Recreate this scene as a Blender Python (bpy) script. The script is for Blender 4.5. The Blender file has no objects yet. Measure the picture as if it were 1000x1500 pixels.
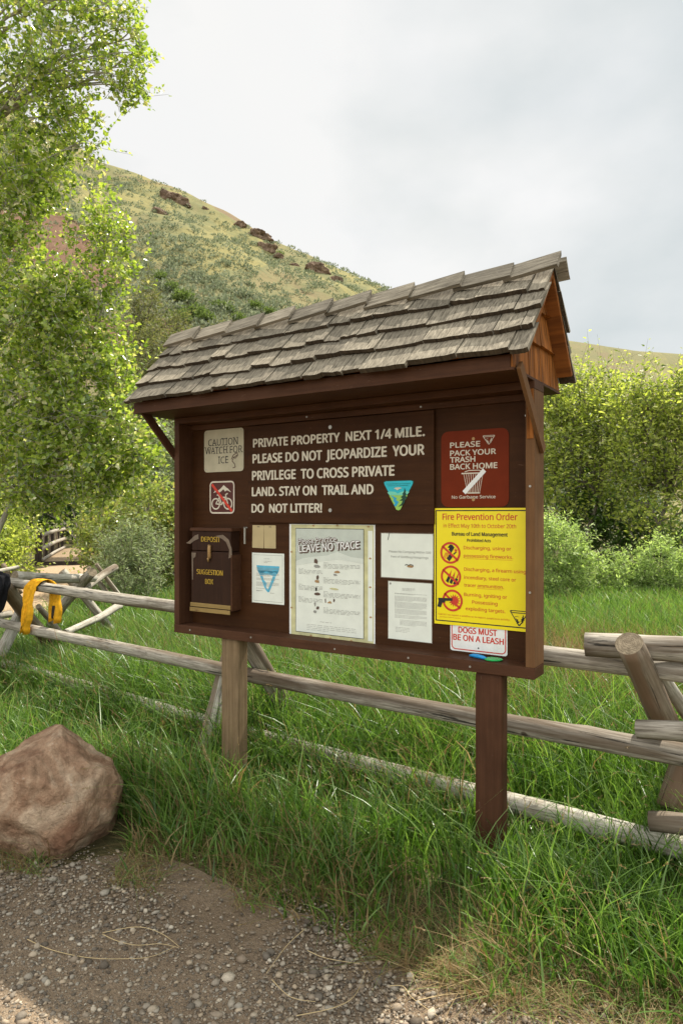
import bpy, bmesh, math, random
import numpy as np
from mathutils import Vector, Matrix

R = math.radians
random.seed(7)
rng = np.random.default_rng(11)
scene = bpy.context.scene
COL = scene.collection

# ------------------------------------------------------------------ camera, sky, sun
cam_d = bpy.data.cameras.new("camera")
cam = bpy.data.objects.new("camera", cam_d)
COL.objects.link(cam)
cam.location = (0, 0, 1.6)
cam.rotation_euler = (R(90), 0, 0)
cam_d.sensor_fit = 'HORIZONTAL'
cam_d.sensor_width = 24.0
cam_d.lens = 24.0
cam_d.shift_y = 0.002
cam_d.clip_start = 0.05
cam_d.clip_end = 6000
scene.camera = cam

SUN = Vector((0.669, 0.759, 1.67)).normalized()
sun_d = bpy.data.lights.new("sun", 'SUN')
sun_d.energy = 5.0
sun_d.angle = R(0.6)
sun_d.color = (1.0, 0.93, 0.82)
sun = bpy.data.objects.new("sun", sun_d)
COL.objects.link(sun)
sun.rotation_euler = SUN.to_track_quat('Z', 'Y').to_euler()
sun.location = (4, 5, 20)

world = bpy.data.worlds.new("World")
scene.world = world
world.use_nodes = True
wn = world.node_tree
wn.nodes.clear()
w_out = wn.nodes.new('ShaderNodeOutputWorld')
w_bg = wn.nodes.new('ShaderNodeBackground')
w_bg.inputs['Strength'].default_value = 0.1
w_sky = wn.nodes.new('ShaderNodeTexSky')
w_sky.sky_type = 'NISHITA'
w_sky.sun_disc = False
w_sky.sun_elevation = math.asin(SUN.z)
w_sky.sun_rotation = math.atan2(SUN.x, SUN.y)
w_sky.dust_density = 1.5
w_tc = wn.nodes.new('ShaderNodeTexCoord')
w_n = wn.nodes.new('ShaderNodeTexNoise')
w_n.inputs['Scale'].default_value = 2.6
w_n.inputs['Detail'].default_value = 7
w_n.inputs['Roughness'].default_value = 0.55
w_n.inputs['Distortion'].default_value = 0.4
w_map = wn.nodes.new('ShaderNodeMapping')
w_map.inputs['Location'].default_value = (3.1, 1.7, 0.4)
w_map.inputs['Scale'].default_value = (1.0, 1.0, 1.8)
w_ramp = wn.nodes.new('ShaderNodeValToRGB')
w_ramp.color_ramp.elements[0].position = 0.30
w_ramp.color_ramp.elements[0].color = (0.95, 0.95, 0.95, 1)
w_ramp.color_ramp.elements[1].position = 0.62
w_ramp.color_ramp.elements[1].color = (1, 1, 1, 1)
# the cloud sheet thins out towards the east (+X), where blue-grey shows low down
w_sep = wn.nodes.new('ShaderNodeSeparateXYZ')
w_ma = wn.nodes.new('ShaderNodeMapRange')
w_ma.inputs['From Min'].default_value = -0.15
w_ma.inputs['From Max'].default_value = 0.42
w_ma.inputs['To Min'].default_value = 1.0
w_ma.inputs['To Max'].default_value = 0.94
w_mul = wn.nodes.new('ShaderNodeMath'); w_mul.operation = 'MULTIPLY'
w_mix = wn.nodes.new('ShaderNodeMix'); w_mix.data_type = 'RGBA'
w_cl = wn.nodes.new('ShaderNodeMix'); w_cl.data_type = 'RGBA'
w_cl.inputs['A'].default_value = (5.65, 5.62, 5.5, 1)
w_cl.inputs['B'].default_value = (3.2, 3.62, 3.62, 1)
w_e = wn.nodes.new('ShaderNodeMapRange')
w_e.inputs['From Min'].default_value = -0.08
w_e.inputs['From Max'].default_value = 0.42
w_n2 = wn.nodes.new('ShaderNodeTexNoise')
w_n2.inputs['Scale'].default_value = 3.4
w_n2.inputs['Detail'].default_value = 6
w_n2.inputs['Roughness'].default_value = 0.5
w_e2 = wn.nodes.new('ShaderNodeMath'); w_e2.operation = 'MULTIPLY_ADD'
w_e2.inputs[1].default_value = 0.55
w_e2.use_clamp = True
w_b = wn.nodes.new('ShaderNodeMapRange')
w_b.inputs['From Min'].default_value = 0.25
w_b.inputs['From Max'].default_value = -0.55
w_b.inputs['To Min'].default_value = 1.0
w_b.inputs['To Max'].default_value = 2.1
w_sc = wn.nodes.new('ShaderNodeVectorMath'); w_sc.operation = 'SCALE'
L = wn.links.new
L(w_tc.outputs['Generated'], w_map.inputs['Vector'])
L(w_map.outputs['Vector'], w_n.inputs['Vector'])
L(w_n.outputs['Fac'], w_ramp.inputs['Fac'])
L(w_tc.outputs['Generated'], w_sep.inputs['Vector'])
L(w_sep.outputs['X'], w_ma.inputs['Value'])
L(w_ma.outputs['Result'], w_mul.inputs[0])
L(w_ramp.outputs['Color'], w_mul.inputs[1])
L(w_mul.outputs['Value'], w_mix.inputs['Factor'])
L(w_sky.outputs['Color'], w_mix.inputs['A'])
L(w_sep.outputs['X'], w_e.inputs['Value'])
L(w_map.outputs['Vector'], w_n2.inputs['Vector'])
w_nm = wn.nodes.new('ShaderNodeMath'); w_nm.operation = 'SUBTRACT'; w_nm.inputs[1].default_value = 0.5
w_nm2 = wn.nodes.new('ShaderNodeMath'); w_nm2.operation = 'MULTIPLY'; w_nm2.inputs[1].default_value = 1.5
L(w_n2.outputs['Fac'], w_nm.inputs[0]); L(w_nm.outputs['Value'], w_nm2.inputs[0])
L(w_e.outputs['Result'], w_e2.inputs[0]); L(w_nm2.outputs['Value'], w_e2.inputs[2])
L(w_e2.outputs['Value'], w_cl.inputs['Factor'])
L(w_sep.outputs['Y'], w_b.inputs['Value'])
L(w_cl.outputs['Result'], w_sc.inputs[0]); L(w_b.outputs['Result'], w_sc.inputs['Scale'])
L(w_sc.outputs['Vector'], w_mix.inputs['B'])
L(w_mix.outputs['Result'], w_bg.inputs['Color'])
L(w_bg.outputs['Background'], w_out.inputs['Surface'])

scene.view_settings.view_transform = 'Standard'
scene.view_settings.look = 'None'
scene.view_settings.exposure = 0.75
scene.view_settings.gamma = 1.0
scene.render.engine = 'CYCLES'
scene.cycles.max_bounces = 8
scene.cycles.transparent_max_bounces = 4
scene.cycles.use_denoising = True


# ------------------------------------------------------------------ small helpers
def at(px, py, Z):
    """point seen at a photo pixel, at distance Z"""
    return Vector(((px - 500) / 1000 * Z, Z, 1.6 + (752 - py) / 1000 * Z))


def tag(o, label=None, cat=None, group=None, kind=None):
    if label: o['label'] = label
    if cat: o['category'] = cat
    if group: o['group'] = group
    if kind: o['kind'] = kind
    return o


def empty(name, loc, rz=0.0):
    o = bpy.data.objects.new(name, None)
    o.empty_display_size = 0.2
    COL.objects.link(o)
    o.location = loc
    o.rotation_euler = (0, 0, rz)
    return o


def mesh_obj(name, verts, faces, mats, parent=None, loc=None, rot=None, smooth=False, mi=None):
    me = bpy.data.meshes.new(name)
    me.from_pydata([tuple(v) for v in verts], [], faces)
    if not isinstance(mats, (list, tuple)):
        mats = [mats]
    for m in mats:
        me.materials.append(m)
    if mi is not None:
        me.polygons.foreach_set('material_index', mi)
    if smooth:
        me.polygons.foreach_set('use_smooth', [True] * len(me.polygons))
    me.update()
    o = bpy.data.objects.new(name, me)
    COL.objects.link(o)
    if parent: o.parent = parent
    if loc is not None: o.location = loc
    if rot is not None: o.rotation_euler = rot
    return o


def np_mesh(name, V, F, mats, parent=None, loc=None, mi=None, smooth=False):
    """V (n,3) float, F (m,k) int with a constant k"""
    me = bpy.data.meshes.new(name)
    V = np.asarray(V, dtype=np.float32); F = np.asarray(F, dtype=np.int32)
    m, k = F.shape
    me.vertices.add(len(V)); me.vertices.foreach_set('co', V.ravel())
    me.loops.add(m * k); me.loops.foreach_set('vertex_index', F.ravel())
    me.polygons.add(m)
    me.polygons.foreach_set('loop_start', np.arange(0, m * k, k, dtype=np.int32))
    me.polygons.foreach_set('loop_total', np.full(m, k, dtype=np.int32))
    if not isinstance(mats, (list, tuple)): mats = [mats]
    for mt in mats: me.materials.append(mt)
    if mi is not None: me.polygons.foreach_set('material_index', np.asarray(mi, dtype=np.int32))
    if smooth: me.polygons.foreach_set('use_smooth', np.ones(m, dtype=bool))
    me.update(calc_edges=True)
    o = bpy.data.objects.new(name, me)
    COL.objects.link(o)
    if parent: o.parent = parent
    if loc is not None: o.location = loc
    return o


def hash3(ix, iy, iz):
    h = (ix.astype(np.int64) * 374761393 + iy.astype(np.int64) * 668265263 + iz.astype(np.int64) * 2147483647 // 7) & 0xffffffff
    h = ((h ^ (h >> 13)) * 1274126177) & 0xffffffff
    h = (h ^ (h >> 16)) & 0xffffff
    return h / float(0xffffff)


def vnoise(P):
    P = np.asarray(P, dtype=np.float64)
    i = np.floor(P).astype(np.int64); f = P - i
    f = f * f * (3 - 2 * f)
    r = 0
    for dx in (0, 1):
        for dy in (0, 1):
            for dz in (0, 1):
                w = (f[:, 0] if dx else 1 - f[:, 0]) * (f[:, 1] if dy else 1 - f[:, 1]) * (f[:, 2] if dz else 1 - f[:, 2])
                r = r + w * hash3(i[:, 0] + dx, i[:, 1] + dy, i[:, 2] + dz)
    return r


def fbm(P, octaves=4, gain=0.5):
    P = np.asarray(P, dtype=np.float64)
    s = 0; a = 1; t = 0
    for k in range(octaves):
        s = s + a * vnoise(P * (2 ** k) + 17.3 * k); t += a; a *= gain
    return s / t - 0.5


# ------------------------------------------------------------------ materials
class NT:
    def __init__(self, name):
        self.m = bpy.data.materials.new(name)
        self.m.use_nodes = True
        self.t = self.m.node_tree
        self.t.nodes.clear()
        self.out = self.t.nodes.new('ShaderNodeOutputMaterial')

    def n(self, typ, **kw):
        nd = self.t.nodes.new(typ)
        for k, v in kw.items():
            if k.startswith('_'):
                setattr(nd, k[1:], v)
            else:
                nd.inputs[k.replace('__', ' ')].default_value = v
        return nd

    def l(self, a, b):
        self.t.links.new(a, b)

    def coord(self, scale=(1, 1, 1), out='Object', loc=(0, 0, 0)):
        tc = self.n('ShaderNodeTexCoord')
        mp = self.n('ShaderNodeMapping')
        mp.inputs['Scale'].default_value = scale
        mp.inputs['Location'].default_value = loc
        self.l(tc.outputs[out], mp.inputs['Vector'])
        return mp.outputs['Vector']

    def noise(self, vec, scale, detail=4, rough=0.55, dist=0.0):
        nd = self.n('ShaderNodeTexNoise', Scale=scale, Detail=detail, Roughness=rough, Distortion=dist)
        self.l(vec, nd.inputs['Vector'])
        return nd.outputs['Fac']

    def noise_vec(self, vec, scale, amount):
        nd = self.n('ShaderNodeTexNoise', Scale=scale, Detail=3.0)
        self.l(vec, nd.inputs['Vector'])
        sc = self.n('ShaderNodeVectorMath', _operation='SCALE'); sc.inputs['Scale'].default_value = amount
        self.l(nd.outputs['Color'], sc.inputs[0])
        ad = self.n('ShaderNodeVectorMath', _operation='ADD')
        self.l(vec, ad.inputs[0]); self.l(sc.outputs['Vector'], ad.inputs[1])
        return ad.outputs['Vector']

    def ramp(self, fac, stops, interp='LINEAR'):
        r = self.n('ShaderNodeValToRGB')
        cr = r.color_ramp
        cr.interpolation = interp
        while len(cr.elements) < len(stops): cr.elements.new(0.5)
        for e, (p, c) in zip(cr.elements, stops):
            e.position = p
            e.color = (*c, 1) if len(c) == 3 else c
        self.l(fac, r.inputs['Fac'])
        return r.outputs['Color']

    def mix(self, fac, a, b, mode='MIX'):
        x = self.n('ShaderNodeMix', _data_type='RGBA', _blend_type=mode)
        for sock, v in ((x.inputs['Factor'], fac), (x.inputs['A'], a), (x.inputs['B'], b)):
            if hasattr(v, 'links'): self.l(v, sock)
            elif isinstance(v, (int, float)): sock.default_value = v
            else: sock.default_value = (*v, 1)
        return x.outputs['Result']

    def math(self, op, a, b=None):
        x = self.n('ShaderNodeMath', _operation=op)
        for sock, v in zip(x.inputs, (a, b)):
            if v is None: continue
            if hasattr(v, 'links'): self.l(v, sock)
            else: sock.default_value = v
        return x.outputs['Value']

    def bump(self, h, strength=0.5, dist=0.01):
        b = self.n('ShaderNodeBump', Strength=strength, Distance=dist)
        self.l(h, b.inputs['Height'])
        return b.outputs['Normal']

    def principled(self, color, rough=0.7, normal=None, spec=0.3, metal=0.0):
        p = self.n('ShaderNodeBsdfPrincipled')
        p.inputs['Specular IOR Level'].default_value = spec
        p.inputs['Metallic'].default_value = metal
        if hasattr(color, 'links'): self.l(color, p.inputs['Base Color'])
        else: p.inputs['Base Color'].default_value = (*color, 1)
        if hasattr(rough, 'links'): self.l(rough, p.inputs['Roughness'])
        else: p.inputs['Roughness'].default_value = rough
        if normal is not None: self.l(normal, p.inputs['Normal'])
        return p.outputs['BSDF']

    def done(self, sh):
        self.l(sh, self.out.inputs['Surface'])
        return self.m


def mat_plain(name, c, rough=0.6, spec=0.3, var=0.08, metal=0.0):
    t = NT(name)
    v = t.coord()
    f = t.noise(v, 14, 4)
    col = t.ramp(f, [(0.25, tuple(x * (1 - var) for x in c)), (0.75, tuple(min(1, x * (1 + var)) for x in c))])
    return t.done(t.principled(col, rough, None, spec, metal))


def mat_leaf(name, stops, trans, fac=0.42, rough=0.42, spec=0.45, gain=1.75):
    stops = [(p, tuple(min(0.8, x * gain) for x in c)) for p, c in stops]
    fac = min(0.5, fac + 0.06)
    t = NT(name)
    g = t.n('ShaderNodeNewGeometry')
    col = t.ramp(g.outputs['Random Per Island'], stops)
    tcol = t.mix(1.0, col, trans, 'MULTIPLY')
    p = t.principled(col, rough, None, spec)
    tr = t.n('ShaderNodeBsdfTranslucent')
    t.l(tcol, tr.inputs['Color'])
    mx = t.n('ShaderNodeMixShader', Fac=fac)
    t.l(p, mx.inputs[1]); t.l(tr.outputs['BSDF'], mx.inputs[2])
    return t.done(mx.outputs['Shader'])


def mat_log(name, c_lo, c_hi, crack=0.5, brown=(0.16, 0.10, 0.06)):
    """weathered pole: grain runs along local Z"""
    t = NT(name)
    g = t.n('ShaderNodeObjectInfo')
    tc = t.n('ShaderNodeTexCoord')
    add = t.n('ShaderNodeVectorMath', _operation='ADD')
    t.l(tc.outputs['Object'], add.inputs[0])
    sc = t.n('ShaderNodeVectorMath', _operation='SCALE'); sc.inputs[0].default_value = (7, 13, 5)
    t.l(g.outputs['Random'], sc.inputs['Scale'])
    t.l(sc.outputs['Vector'], add.inputs[1])
    mp = t.n('ShaderNodeMapping'); mp.inputs['Scale'].default_value = (1, 1, 0.06)
    t.l(add.outputs['Vector'], mp.inputs['Vector'])
    fine = t.noise(mp.outputs['Vector'], 95, 5, 0.65)
    wide = t.noise(mp.outputs['Vector'], 26, 5, 0.65, 0.5)
    strip = t.noise(mp.outputs['Vector'], 9, 3, 0.5, 0.3)
    blot = t.noise(add.outputs['Vector'], 5, 4, 0.6)
    knots = t.n('ShaderNodeTexVoronoi', Scale=3.2); t.l(add.outputs['Vector'], knots.inputs['Vector'])
    base = t.ramp(fine, [(0.28, c_lo), (0.72, c_hi)])
    base = t.mix(t.ramp(strip, [(0.50, (0, 0, 0)), (0.58, (0.8, 0.8, 0.8))]), base, brown)
    base = t.mix(t.ramp(blot, [(0.5, (0, 0, 0)), (0.72, (0.5, 0.5, 0.5))]), base, brown)
    base = t.mix(t.ramp(knots.outputs['Distance'], [(0.045, (0.8, 0.8, 0.8)), (0.07, (0, 0, 0))]), base, (0.05, 0.03, 0.02))
    ck = t.ramp(wide, [(0.36, (0, 0, 0)), (0.41, (1, 1, 1))])
    col = t.mix(1.0, base, t.mix(crack, (1, 1, 1), ck), 'MULTIPLY')
    h = t.math('ADD', t.math('MULTIPLY', fine, 0.35), ck)
    return t.done(t.principled(col, 0.82, t.bump(h, 0.55, 0.004), 0.2))


def mat_endgrain(name):
    t = NT(name)
    v = t.coord((1, 1, 0.0))
    ln = t.n('ShaderNodeVectorMath', _operation='LENGTH'); t.l(v, ln.inputs[0])
    w = t.math('SINE', t.math('ADD', t.math('MULTIPLY', ln.outputs['Value'], 620), t.math('MULTIPLY', t.noise(v, 22, 5, 0.7), 34)))
    col = t.ramp(t.noise(v, 40, 4), [(0.3, (0.12, 0.095, 0.062)), (0.7, (0.27, 0.22, 0.15))])
    col = t.mix(t.math('MULTIPLY', w, 0.22), col, (0.13, 0.10, 0.075))
    col = t.mix(t.ramp(t.noise(v, 55, 3, 0.6, 1.5), [(0.30, (0.8, 0.8, 0.8)), (0.36, (0, 0, 0))]), col, (0.04, 0.03, 0.02))
    return t.done(t.principled(col, 0.85, t.bump(w, 0.4, 0.002), 0.15))


def mat_board(name, c_lo, c_hi, axis=0, wear=None, scale=70, rough=0.7, island=0.0, bump=0.35):
    """painted or bare board; grain runs along the local axis given"""
    t = NT(name)
    s = [1, 1, 1]; s[axis] = 0.05
    v = t.coord(tuple(s))
    if island:
        g = t.n('ShaderNodeNewGeometry')
        add = t.n('ShaderNodeVectorMath', _operation='ADD')
        t.l(v, add.inputs[0])
        sc = t.n('ShaderNodeVectorMath', _operation='SCALE'); sc.inputs[0].default_value = (3, 5, 4)
        t.l(g.outputs['Random Per Island'], sc.inputs['Scale'])
        t.l(sc.outputs['Vector'], add.inputs[1])
        v = add.outputs['Vector']
    f = t.noise(v, scale, 5, 0.62)
    big = t.noise(t.coord((1, 1, 1)), 6, 5, 0.6)
    col = t.ramp(f, [(0.28, c_lo), (0.72, c_hi)])
    col = t.mix(1.0, col, t.ramp(big, [(0.25, (0.78, 0.78, 0.78)), (0.75, (1.18, 1.18, 1.18))]), 'MULTIPLY')
    if island:
        col = t.mix(1.0, col, t.ramp(g.outputs['Random Per Island'], [(0.0, (1 - island,) * 3), (1.0, (1 + island, 1 + island * 0.97, 1 + island * 0.9))]), 'MULTIPLY')
    if wear:
        amt, wc = wear
        ws = t.noise(t.coord(tuple(3 if k != axis else 0.5 for k in range(3))), 30, 6, 0.75)
        col = t.mix(t.ramp(ws, [(amt, (0, 0, 0)), (amt + 0.05, (0.8, 0.8, 0.8))]), col, wc)
    return t.done(t.principled(col, rough, t.bump(f, bump, 0.004), 0.12))


M = {}
M['paint'] = mat_board('brown_paint', (0.0587, 0.0253, 0.0127), (0.0830, 0.0364, 0.0182), 0, (0.655, (0.2, 0.14, 0.1)), 60, 0.62)
M['paint_v'] = mat_board('brown_paint_upright', (0.0569, 0.0248, 0.0126), (0.0808, 0.0358, 0.0184), 2, (0.655, (0.2, 0.14, 0.1)), 60, 0.62)
M['panel'] = mat_board('brown_plywood', (0.0382, 0.0140, 0.0042), (0.0560, 0.0215, 0.0065), 0, (0.655, (0.17, 0.1, 0.06)), 40, 0.6)
M['jamb'] = mat_board('sunlit_brown_paint', (0.1189, 0.0589, 0.0254), (0.1603, 0.0817, 0.0356), 2, (0.79, (0.2, 0.13, 0.09)), 60, 0.7)  # brown paint with grazing sun on the right side put into its base colour
M['post_bare'] = mat_board('bare_post_wood', (0.1360, 0.0920, 0.0480), (0.2400, 0.1680, 0.0960), 2, None, 80, 0.8, bump=0.6)
M['shingle'] = mat_board('weathered_shingle', (0.0651, 0.0551, 0.0395), (0.3443, 0.3021, 0.2302), 1, (0.70, (0.55, 0.52, 0.46)), 120, 0.9, 0.28, 1.0)
M['shingle_end'] = mat_board('shingle_end_grain', (0.035, 0.026, 0.018), (0.10, 0.078, 0.055), 2, None, 90, 0.95)
M['cedar'] = mat_board('orange_cedar', (0.022, 0.008, 0.003), (0.42, 0.15, 0.032), 2, None, 60, 0.7, 0.35, 0.6)
M['sheath'] = mat_board('roof_sheathing', (0.10, 0.035, 0.012), (0.33, 0.12, 0.03), 0, None, 26, 0.8, 0, 0.5)
M['log'] = mat_log('grey_log', (0.11, 0.092, 0.068), (0.52, 0.475, 0.395), 0.85, (0.10, 0.07, 0.043))
M['log_pale'] = mat_log('pale_log', (0.18, 0.16, 0.125), (0.58, 0.545, 0.465), 0.75, (0.17, 0.12, 0.075))
M['log_brown'] = mat_log('brown_log', (0.11, 0.085, 0.06), (0.27, 0.22, 0.16), 0.6)
M['endgrain'] = mat_endgrain('log_end')
M['bark'] = mat_log('bark', (0.10, 0.085, 0.065), (0.24, 0.21, 0.17), 0.5, (0.12, 0.1, 0.07))
M['bark_pale'] = mat_log('pale_bark', (0.28, 0.26, 0.21), (0.46, 0.43, 0.36), 0.3, (0.3, 0.26, 0.2))
M['cream'] = mat_plain('cream_print', (0.5890, 0.5415, 0.4275), 0.5)
M['cream_sign'] = mat_plain('cream_sign_paint', (0.4606, 0.4214, 0.2945), 0.55, var=0.12)
M['white_sign'] = mat_plain('white_sign_paint', (0.74, 0.75, 0.72), 0.45)
M['paper'] = mat_plain('paper', (0.7119, 0.7458, 0.6600), 0.65, var=0.06)
M['paper_grey'] = mat_plain('paper_tint', (0.4950, 0.5390, 0.4730), 0.65)
M['paper_mid'] = mat_plain('paper_tint_pale', (0.6160, 0.6552, 0.5824), 0.65)
M['paper_edge'] = mat_plain('aged_paper', (0.52, 0.50, 0.27), 0.7, var=0.25)
M['tan'] = mat_plain('tan_card', (0.4500, 0.3600, 0.1890), 0.7)
M['ink'] = mat_plain('dark_ink', (0.0245, 0.0231, 0.0210), 0.6)
M['ink_brown'] = mat_plain('brown_ink', (0.11, 0.07, 0.05), 0.6)
M['ink_soft'] = mat_plain('grey_ink', (0.28, 0.28, 0.25), 0.6)
M['rust'] = mat_plain('rust_stain', (0.36, 0.22, 0.10), 0.7, var=0.3)
M['yellow'] = mat_plain('yellow_plastic', (0.8134, 0.6720, 0.0048), 0.35, 0.4, 0.04)
M['yellow_paint'] = mat_plain('yellow_stencil_paint', (0.4216, 0.2720, 0.0272), 0.6, var=0.25)
M['red'] = mat_plain('red_print', (0.55, 0.045, 0.022), 0.45)
M['rust_sign'] = mat_plain('rust_red_sign_paint', (0.150, 0.021, 0.0045), 0.55, 0.1, 0.1)
M['bike_sign'] = mat_plain('dark_red_sign_paint', (0.0750, 0.0165, 0.0105), 0.45)
M['teal'] = mat_plain('teal_print', (0.02, 0.44, 0.52), 0.4)
M['teal_pale'] = mat_plain('pale_teal_print', (0.16, 0.58, 0.42), 0.4)
M['sky_print'] = mat_plain('blue_print', (0.02, 0.33, 0.55), 0.4)
M['lime'] = mat_plain('lime_print', (0.28, 0.52, 0.10), 0.4)
M['tree_print'] = mat_plain('dark_green_print', (0.006, 0.05, 0.03), 0.4)
M['blue_wash'] = mat_plain('faded_blue_print', (0.10, 0.42, 0.58), 0.6, var=0.3)
M['metal'] = mat_plain('dull_steel', (0.34, 0.33, 0.29), 0.42, 0.5, 0.2, 0.7)
M['brass'] = mat_plain('tarnished_brass', (0.33, 0.2, 0.08), 0.5, 0.5, 0.3, 0.6)
M['tape'] = mat_plain('old_tape', (0.1540, 0.1120, 0.0770), 0.5, var=0.3)
M['strip'] = mat_board('worn_yellow_strip', (0.1725, 0.1125, 0.0375), (0.3150, 0.2175, 0.0825), 0, (0.6, (0.1, 0.05, 0.03)), 40, 0.7)
M['box_paint'] = mat_board('dark_brown_box_paint', (0.0258, 0.0117, 0.0069), (0.0387, 0.0177, 0.0097), 2, None, 50, 0.6)
M['green_toy'] = mat_plain('green_plastic', (0.02, 0.42, 0.10), 0.35, 0.5)
M['blue_toy'] = mat_plain('blue_plastic', (0.01, 0.27, 0.62), 0.35, 0.5)
M['straw'] = mat_plain('dry_straw', (0.50, 0.38, 0.20), 0.7)

# ------------------------------------------------------------------ the setting: ground, gravel path, trail, hills
def mat_ground():
    t = NT('meadow_soil')
    v = t.coord()
    a = t.noise(v, 0.9, 5); b = t.noise(v, 22, 5, 0.7)
    c = t.ramp(a, [(0.35, (0.045, 0.06, 0.018)), (0.55, (0.10, 0.085, 0.04)), (0.7, (0.17, 0.125, 0.065))])
    c = t.mix(1.0, c, t.ramp(b, [(0.3, (0.55, 0.55, 0.55)), (0.7, (1.3, 1.3, 1.3))]), 'MULTIPLY')
    return t.done(t.principled(c, 0.95, t.bump(b, 0.8, 0.03), 0.1))


def mat_gravel():
    t = NT('gravel_soil')
    v = t.coord()
    vo = t.n('ShaderNodeTexVoronoi', Scale=85.0); t.l(v, vo.inputs['Vector'])
    vo2 = t.n('ShaderNodeTexVoronoi', Scale=210.0); t.l(v, vo2.inputs['Vector'])
    big = t.noise(v, 1.7, 5, 0.6)
    soil = t.ramp(t.noise(v, 60, 6, 0.7), [(0.3, (0.145, 0.104, 0.068)), (0.7, (0.30, 0.228, 0.156))])
    stone = t.ramp(vo2.outputs['Color'], [(0.1, (0.08, 0.066, 0.052)), (0.5, (0.17, 0.14, 0.105)), (0.9, (0.29, 0.25, 0.19))])
    m = t.math('MULTIPLY', t.ramp(vo2.outputs['Distance'], [(0.25, (1, 1, 1)), (0.5, (0, 0, 0))]), t.ramp(big, [(0.3, (0.2, 0.2, 0.2)), (0.6, (1, 1, 1))]))
    c = t.mix(m, soil, stone)
    c = t.mix(1.0, c, t.ramp(big, [(0.3, (0.78, 0.76, 0.74)), (0.7, (1.15, 1.13, 1.1))]), 'MULTIPLY')
    h = t.math('SUBTRACT', 1.0, vo2.outputs['Distance'])
    h2 = t.math('SUBTRACT', h, t.math('MULTIPLY', vo.outputs['Distance'], 0.8))
    return t.done(t.principled(c, 0.92, t.bump(h2, 0.7, 0.008), 0.15))


def mat_trail():
    t = NT('trail_dirt')
    v = t.coord()
    b = t.noise(v, 14, 6, 0.7)
    c = t.ramp(b, [(0.3, (0.24, 0.165, 0.10)), (0.7, (0.42, 0.31, 0.20))])
    return t.done(t.principled(c, 0.95, t.bump(b, 0.6, 0.03), 0.1))


def mat_hill(name, kind):
    t = NT(name)
    v = t.coord()
    n1 = t.noise(v, 0.035, 6, 0.6, 0.6)
    n2 = t.noise(v, 0.35, 6, 0.7)
    n3 = t.noise(v, 1.6, 5, 0.75)
    # dry grass with tongues of green running down the slope
    st = t.noise(t.coord((0.05, 0.012, 0.02)), 1.2, 5, 0.6, 0.8)
    grass = t.ramp(st, [(0.32, (0.125, 0.135, 0.062)), (0.46, (0.245, 0.215, 0.090)), (0.54, (0.17, 0.165, 0.078)), (0.68, (0.215, 0.18, 0.092))])
    grass = t.mix(t.ramp(n2, [(0.50, (0, 0, 0)), (0.66, (0.8, 0.8, 0.8))]), grass, (0.155, 0.165, 0.085))
    grass = t.mix(t.ramp(n1, [(0.58, (0, 0, 0)), (0.66, (0.75, 0.75, 0.75))]), grass, (0.20, 0.135, 0.09))
    grass = t.mix(t.ramp(n3, [(0.60, (0, 0, 0)), (0.70, (0.7, 0.7, 0.7))]), grass, (0.10, 0.11, 0.06))
    if kind == 'near':
        # bare red-brown scree slopes
        m = None
        for (cx, cy, cz, r) in SCREE:
            d = t.n('ShaderNodeVectorMath', _operation='DISTANCE')
            t.l(v, d.inputs[0]); d.inputs[1].default_value = (cx, cy, cz)
            dd = t.math('ADD', t.math('DIVIDE', d.outputs['Value'], r), t.math('MULTIPLY', t.math('SUBTRACT', n2, 0.5), 1.1))
            k = t.ramp(dd, [(0.85, (1, 1, 1)), (1.0, (0, 0, 0))])
            m = k if m is None else t.math('MAXIMUM', m, k)
        scree = t.ramp(n3, [(0.3, (0.12, 0.07, 0.045)), (0.7, (0.20, 0.125, 0.085))])
        grass = t.mix(m, grass, scree)
    else:
        grass = t.mix(0.45, grass, (0.165, 0.155, 0.085))
    return t.done(t.principled(grass, 0.95, t.bump(n2, 0.7, 0.6), 0.05))


def interp(tab, x):
    return np.interp(x, [p[0] for p in tab], [p[1] for p in tab])


RIDGE = [(-900, -330), (-400, -60), (-200, 50), (0, 150), (100, 199), (150, 235), (250, 271), (330, 309), (400, 354), (480, 389), (560, 424),
         (640, 462), (720, 505), (800, 560), (900, 630), (1000, 700), (1100, 760)]


def hill_point(px, v):
    """v 0 at the foot, 1 on the ridge, beyond 1 down the back"""
    px = np.asarray(px, float); v = np.asarray(v, float)
    a = (px - 500) / 1000
    Z0 = 52 + 0 * px; Z1 = 165 + 0.0 * px
    hr = (752 - interp(RIDGE, px)) / 1000 * Z1 + 2
    Z = Z0 + (Z1 - Z0) * v
    h = np.where(v <= 1, hr * (1.12 * v - 0.12 * v * v), hr * (1 - 0.8 * (v - 1) ** 1.3))
    h = h - 2.0
    P = np.stack([a * Z, Z, h], -1)
    q = P.reshape(-1, 3).copy()
    env = np.clip(v, 0, 1).reshape(-1) * (1.05 - np.exp(-((v.reshape(-1) - 1) / 0.08) ** 2) * 0.9)
    n = fbm(q * np.array([0.035, 0.035, 0.0]), 4) * 11 * env + fbm(q * np.array([0.25, 0.25, 0]), 3) * 2.2 * (0.3 + 0.7 * env)
    P = P.copy(); P[..., 2] += n.reshape(P.shape[:-1])
    P[..., 2] += 1.6
    return P


def grid_faces(nu, nv):
    i = np.arange(nu - 1)[:, None]; j = np.arange(nv - 1)[None, :]
    a = i * nv + j
    return np.stack([a, a + nv, a + nv + 1, a + 1], -1).reshape(-1, 4)


SCREE = []
for (px, v, r) in ((95, 0.36, 9), (70, 0.42, 9), (215, 0.25, 8), (345, 0.17, 4.5), (300, 0.2, 3.0)):
    p = hill_point(np.array([px]), np.array([v]))[0]
    SCREE.append((p[0], p[1], p[2], r))

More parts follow.
